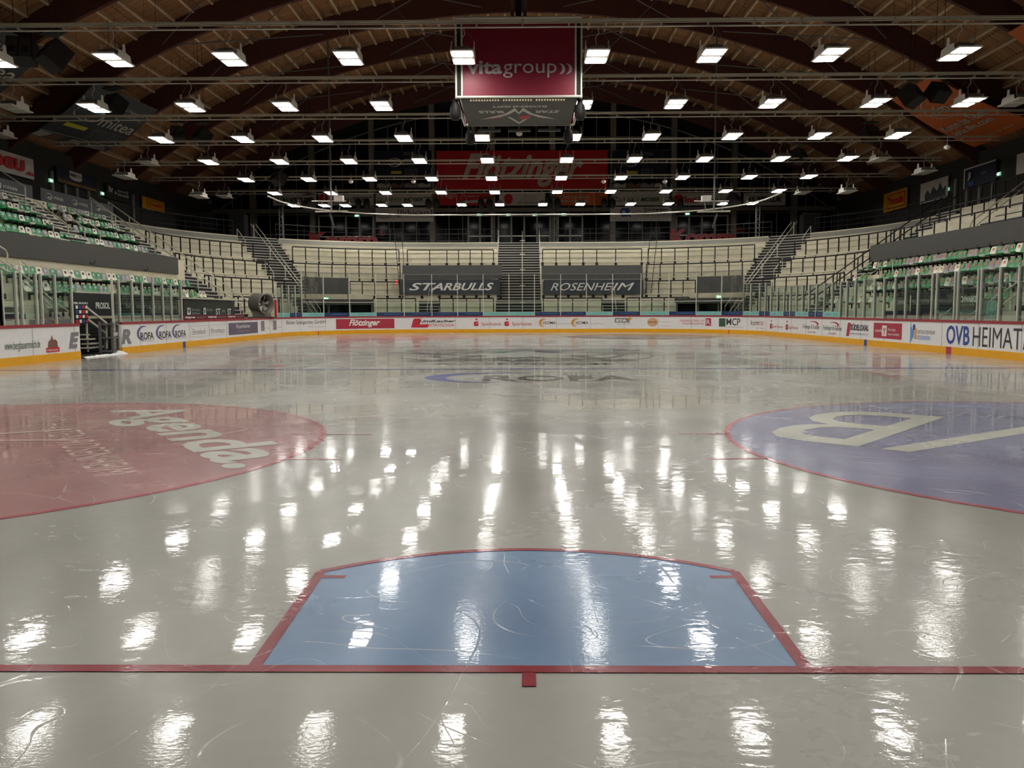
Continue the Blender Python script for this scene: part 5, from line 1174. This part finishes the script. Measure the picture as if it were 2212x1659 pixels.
for k in (0, 1): crescent_part(ff, .855+.06*k, .35, .05, .068, K['lgrey'], t, 'emblem', .55, -.5*PI, .5*PI)
fu = lambda a, b: Vector((sx1-.3-(sx1-sx0-.6)*a, sy0+.15+(sy1-sy0-.3)*b, sz0-.065))
lettering('STAR', fu, K['signw'], t, 'lettering', None, .05, .2, box=(.1, .38, .34, .48)); lettering('BULLS', fu, K['signw'], t, 'lettering', None, .05, -.2, box=(.64, .38, .9, .48)); lettering('ROSENHEIM', fu, K['signw'], t, 'lettering', None, .04, 0, box=(.23, .2, .75, .27)); lettering('EISHOCKEY SEIT 1928', fu, K['lgrey'], t, 'lettering', None, 0, 0, box=(.42, .13, .75, .16))
for pts, c in (([(.5, .92), (.38, .62), (.12, .72), (.36, .5), (.46, .28), (.5, .45), (.54, .28), (.64, .5), (.9, .72), (.62, .62)], 'signw'), ([(.5, .84), (.41, .62), (.3, .63), (.4, .52), (.46, .4), (.5, .52), (.54, .4), (.6, .52), (.7, .63), (.59, .62)], 'slate'), ([(.4, .55), (.5, .6), (.48, .72), (.4, .68)], 'red'), ([(.68, .66), (.8, .69), (.7, .62)], 'red')):
    patch(lambda a, b: fu(a, b)-Vector((0, 0, .003 if c == 'signw' else .007 if c == 'slate' else .011)), pts, K[c], t, 'emblem')
mb = MB()
for k in range(36):
    if k % 12 == 11: continue
    mb.box((sx0+.5+k*.095, sy0+.13, sz0-.08), (.05, .08, .04))
mb.build('led_strip', mat('led_warm', (255, 236, 190), .4, noise=0, emit=.25), t)
for x, y in ((sx0-.05, sy0+.2), (sx1-.02, sy0+.3), (sx0+.2, sy1+.1), (sx1-.2, sy1+.1)):
    MB().lathe((x, y, sz0-.75), [(0, 0), (.14, .03), (.2, .18), (.18, .45), (.1, .6), (.1, .72), (0, .72)], 14).build('moving_head_lamp', blackm, t, True)
for k in range(3): MB().box((scx-1.2+1.2*k, sy1+.05, sz0-.2), (.9, .25, .08)).tube([(scx-1.2+1.2*k, sy1+.05, sz0-.2), (scx-1.2+1.2*k, sy1+.05, sz0)], .03).build('lamp_bar', lampd, t)
MB().lathe((scx, sy1+.1, sz0-.42), [(0, 0), (.1, .04), (.13, .12), (.09, .2), (.02, .22)], 14).build('dome_camera', steel, t, True)
for dx in (-.22, .22): MB().box((scx+dx, sy0+.5, (sz1+zarch(0)+1.2)/2), (.12, .14, zarch(0)+1.2-sz1)).build('support_post', steel_d, t)
MB().box((scx, sy0+.5, (sz1+zarch(0)+1.2)/2), (.2, .1, zarch(0)+1.2-sz1)).build('support_post', blackm, t)
rails('guy_wire', 'thin cable from the roof to the left lower corner of the hanging cube', [[(sx0, sy0, sz0+.7), at_y(838, 0, 27.5)]], .012, steel_d, cat='cable')
rails('guy_wire', 'thin cable from the roof to the right lower corner of the hanging cube', [[(sx1, sy0, sz0+.7), at_y(1420, 0, 27.5)]], .012, steel_d, cat='cable')

# ================================================================== SPEAKERS, POLES, NET RAIL, MASTS
def speaker(u, v, y, sz, rz, tilt, lab):
    p = at_y(u, v, y); t = thing('hanging_speaker', lab, 'loudspeaker', p, rz, 'loudspeakers hanging under the roof', world=False)
    R = Matrix.Rotation(tilt, 3, 'X'); s = sz
    MB().box((0, 0, 0), (s*1.1, s*.9, s), R=R).build('cabinet', blackm, t)
    for g in (-1, 1):
        c = R @ Vector((g*s*.27, -s*.46, 0)); MB().box(c, (s*.46, .03, s*.9), R=R).build('front_grille', lampd, t)
        c = R @ Vector((g*s*.27, -s*.49, -s*.15)); MB().box(c, (s*.28, .03, s*.3), R=R).build('horn', blackp, t)
    MB().box((0, 0, s*1.0), (s*1.3, s*.7, .04)).build('hanging_frame', blackm, t)
    for g in (-1, 1):
        MB().tube([(g*s*.5, 0, s*.4), (g*s*.5, 0, s*1.0)], .012, 4).build('chain', steel_d, t)
        zt = zarch(p.x)+.6-p.z
        if zt > s*1.2: MB().tube([(g*s*.3, 0, s), (g*s*.3, 0, zt)], .012, 4).build('chain', blackm, t)
for u, v, y, sz, rz, ti, lb in ((118, 122, 26.5, .95, -.7, -.6, 'black twin loudspeaker at the upper left beside the slate banner edge'), (48, 112, 26.5, .9, .2, -.3, 'dark loudspeaker before the slate banner at the top left picture edge'),
                                (247, 228, 37.5, .95, -.5, -.5, 'black loudspeaker in front of the left slate banner'), (437, 296, 44, .9, -.7, -.6, 'small black loudspeaker between the left lamp rows'), (385, 290, 44, .8, .3, -.3, 'dark loudspeaker left of the small one between the left lamp rows'),
                                (1968, 208, 34, .9, .75, -.6, 'black twin loudspeaker in front of the orange banner, left one'), (2026, 200, 34, .8, .3, -.7, 'black loudspeaker in front of the orange banner, right one'), (1878, 292, 44, .8, .3, -.4, 'small dark loudspeaker left of the orange banner'),
                                (1725, 338, 50, .9, .7, -.5, 'small black loudspeaker between the right lamp rows'), (602, 386, 52, .9, -.7, -.6, 'black loudspeaker above the left lattice mast'), (668, 442, 60, .9, -.7, -.6, 'black loudspeaker hanging before the left walkway doors'), (1585, 432, 60, .9, .7, -.6, 'black loudspeaker hanging before the right walkway doors')):
    speaker(u, v, y, sz*.85, rz, ti, lb)
for k, u in enumerate((783, 934, 1048, 1196, 1314, 1461)):
    p = at_y(u, 440, 64.5); t = thing('oval_speaker', 'pair of black rounded loudspeakers before the advert band, %s pair from the left' % ORD[k], 'loudspeaker', (p.x, 64.5, p.z-.5), group='rounded loudspeaker pairs')
    for g in (-1, 1):
        MB().lathe((p.x+g*.33, 64.5, p.z-.4), [(0, 0), (.18, .03), (.25, .25), (.27, .5), (.22, .72), (.1, .82), (0, .83)], 14).build('cabinet', blackm, t, True)
    MB().box((p.x, 64.5, p.z+.5), (1.5, .1, .06)).build('hanging_bar', blackm, t)
# vertical poles with camera platforms
for u, nm_, sg in ((716, 'left', -1), (1542, 'right', 1)):
    y = 48.25; p = at_y(u, 460, y); q1 = at_y(u, 108 if sg < 0 else 140, y-10); zt = zarch(p.x)
    t = thing('camera_pole', 'thin grey pole carrying a small camera platform, %s one' % nm_, 'camera rig', (p.x, y, p.z-.2))
    MB().tube([(p.x, y, p.z), (p.x, y, zt)], .05, 8).build('pole', steel_d, t)
    MB().tube([(p.x-1.0, y, p.z+.08), (p.x+1.0, y, p.z+.1)], .05, 8).build('lower_bar', railw, t); MB().tube([(p.x-1.2, y, p.z+.72), (p.x+.9, y, p.z+.72)], .035, 6).build('upper_bar', steel, t)
    MB().box((p.x-sg*.5, y-.1, p.z+.85), (.55, .4, .35)).build('equipment_box', lampw, t)
    for dx in (-.6, .6): MB().tube([(p.x+dx, y, p.z+.7), (p.x+dx*.8, y, p.z+.1)], .03, 6).build('strut', steel_d, t)
    MB().box((p.x+.05, y-.1, p.z-.5), (.1, .1, .9), R=Matrix.Rotation(.3*sg, 3, 'Y')).build('camera_arm', lampd, t)
t = thing('net_rail', 'long curved pale pipe following the far boards high above the ice', 'pipe', P(0, -.1, 8.25))
s0 = -sof(1692, 0, 8); s0 = sof(575, 0, 8.3); s1 = sof(1692, 0, 8.3)
MB().tube([P(s, -.1, 8.28) for s in srange(s0, s1, .5)], .045, 8).build('pipe', steel, t)
for k in range(9): s = s0+(s1-s0)*(k+.5)/9; p = P(s, -.1, 8.3); MB().tube([p, (p.x, p.y, zarch(p.x)+1.5)], .01, 4).build('hanger', lampd, t)
for u, v0, v1, y, nm_ in ((611, 420, 560, 64.5, 'left'), (1202, 440, 532, 69., 'centre, right of the walkway doors'), (1634, 425, 545, 64.5, 'right')):
    a = at_y(u, v1, y); b = at_y(u, v0, y); t = thing('lattice_mast', 'slim grey lattice mast standing at the %s' % nm_, 'mast', (a.x, y, a.z)); z0_ = max(ZC-1.0, a.z)
    for dx, dy_ in ((-.16, -.16), (.16, -.16), (0, .14)): MB().tube([(a.x+dx, y+dy_, z0_), (a.x+dx, y+dy_, b.z)], .03, 6).build('chord', steel_d, t)
    mb = MB(); n = int((b.z-z0_)/.35)
    for k in range(n):
        za, zb_ = z0_+.35*k, z0_+.35*(k+1); g = 1 if k % 2 else -1; mb.tube([(a.x-.16*g, y-.16, za), (a.x+.16*g, y-.16, zb_)], .014, 4); mb.tube([(a.x+.16*g, y-.16, za), (a.x, y+.14, zb_)], .014, 4)
    mb.build('lacing', steel_d, t)
# small dome cameras under trays
for k, (u, v, y) in enumerate(((758, 393, 49.4), (893, 393, 49.4), (1304, 393, 49.4), (1436, 393, 49.4), (2046, 319, 37.0))):
    p = at_y(u, v, y); t = thing('dome_camera', 'tiny white dome camera hanging under a cable tray, %s from the left' % ORD[k], 'camera', p, group='tiny white dome cameras')
    MB().lathe(p-Vector((0, 0, .1)), [(0, 0), (.1, .03), (.14, .1), (.16, .14), (.1, .2), (0, .22)], 12).build('dome', lampw, t, True); MB().tube([p, p+Vector((0, 0, .5))], .01, 4).build('stem', lampw, t)
# dark roller shutters / kiosks on the curved walkway, left and right
for sg, uu, nm_ in ((-1, ((415, 455), (495, 527)), 'left'), (1, ((1735, 1772), (1810, 1850)), 'right')):
    for k, (u0, u1) in enumerate(uu):
        y = 63.; a = at_y(u0, 500, y); b = at_y(u1, 462, y); t = thing('kiosk_shutter', 'closed dark kiosk shutter with pale lintel on the %s rear walkway, %s one' % (nm_, ('first', 'second')[k]), 'kiosk', ((a.x+b.x)/2, y, ZC), group='dark kiosks')
        MB().box(((a.x+b.x)/2, y+.5, (ZC+b.z)/2), (b.x-a.x, 1.0, b.z-ZC)).build('shutter', darkpanel, t); MB().box(((a.x+b.x)/2, y-.05, b.z), (b.x-a.x+.2, .1, .18)).build('lintel', wallg, t)
# reflection of a red sign, painted as lettering before the walkway glazing
red_refl = mat('red_reflection', (150, 20, 18), .4)
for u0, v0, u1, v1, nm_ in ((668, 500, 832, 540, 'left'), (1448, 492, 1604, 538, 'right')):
    y = 70.3; a = at_y(u0, v1, y); b = at_y(u1, v0, y); t = thing('window_lettering', 'painted reflection of dark red sign lettering on the %s walkway glazing' % nm_, 'lettering', ((a.x+b.x)/2, y, ZC))
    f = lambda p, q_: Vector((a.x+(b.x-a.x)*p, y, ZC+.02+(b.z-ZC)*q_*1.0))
    lettering('Komm', f, red_refl, t, 'letters', None, .05, 0, box=(0, 0, .9, .95)); lettering('®', f, red_refl, t, 'letters', None, 0, 0, box=(.92, .7, 1, 1.05))
# small signal light on the terrace rail
o = tag(MB().lathe(at_y(856, 609, P(0, 4.2, 0).y), [(0, -.12), (.1, -.1), (.1, .1), (0, .12)], 12).build('signal_lamp', mat('signal_red', (255, 70, 80), .4, noise=0, emit=1.5)), 'tiny glowing red lamp left of the left black banner', 'lamp')
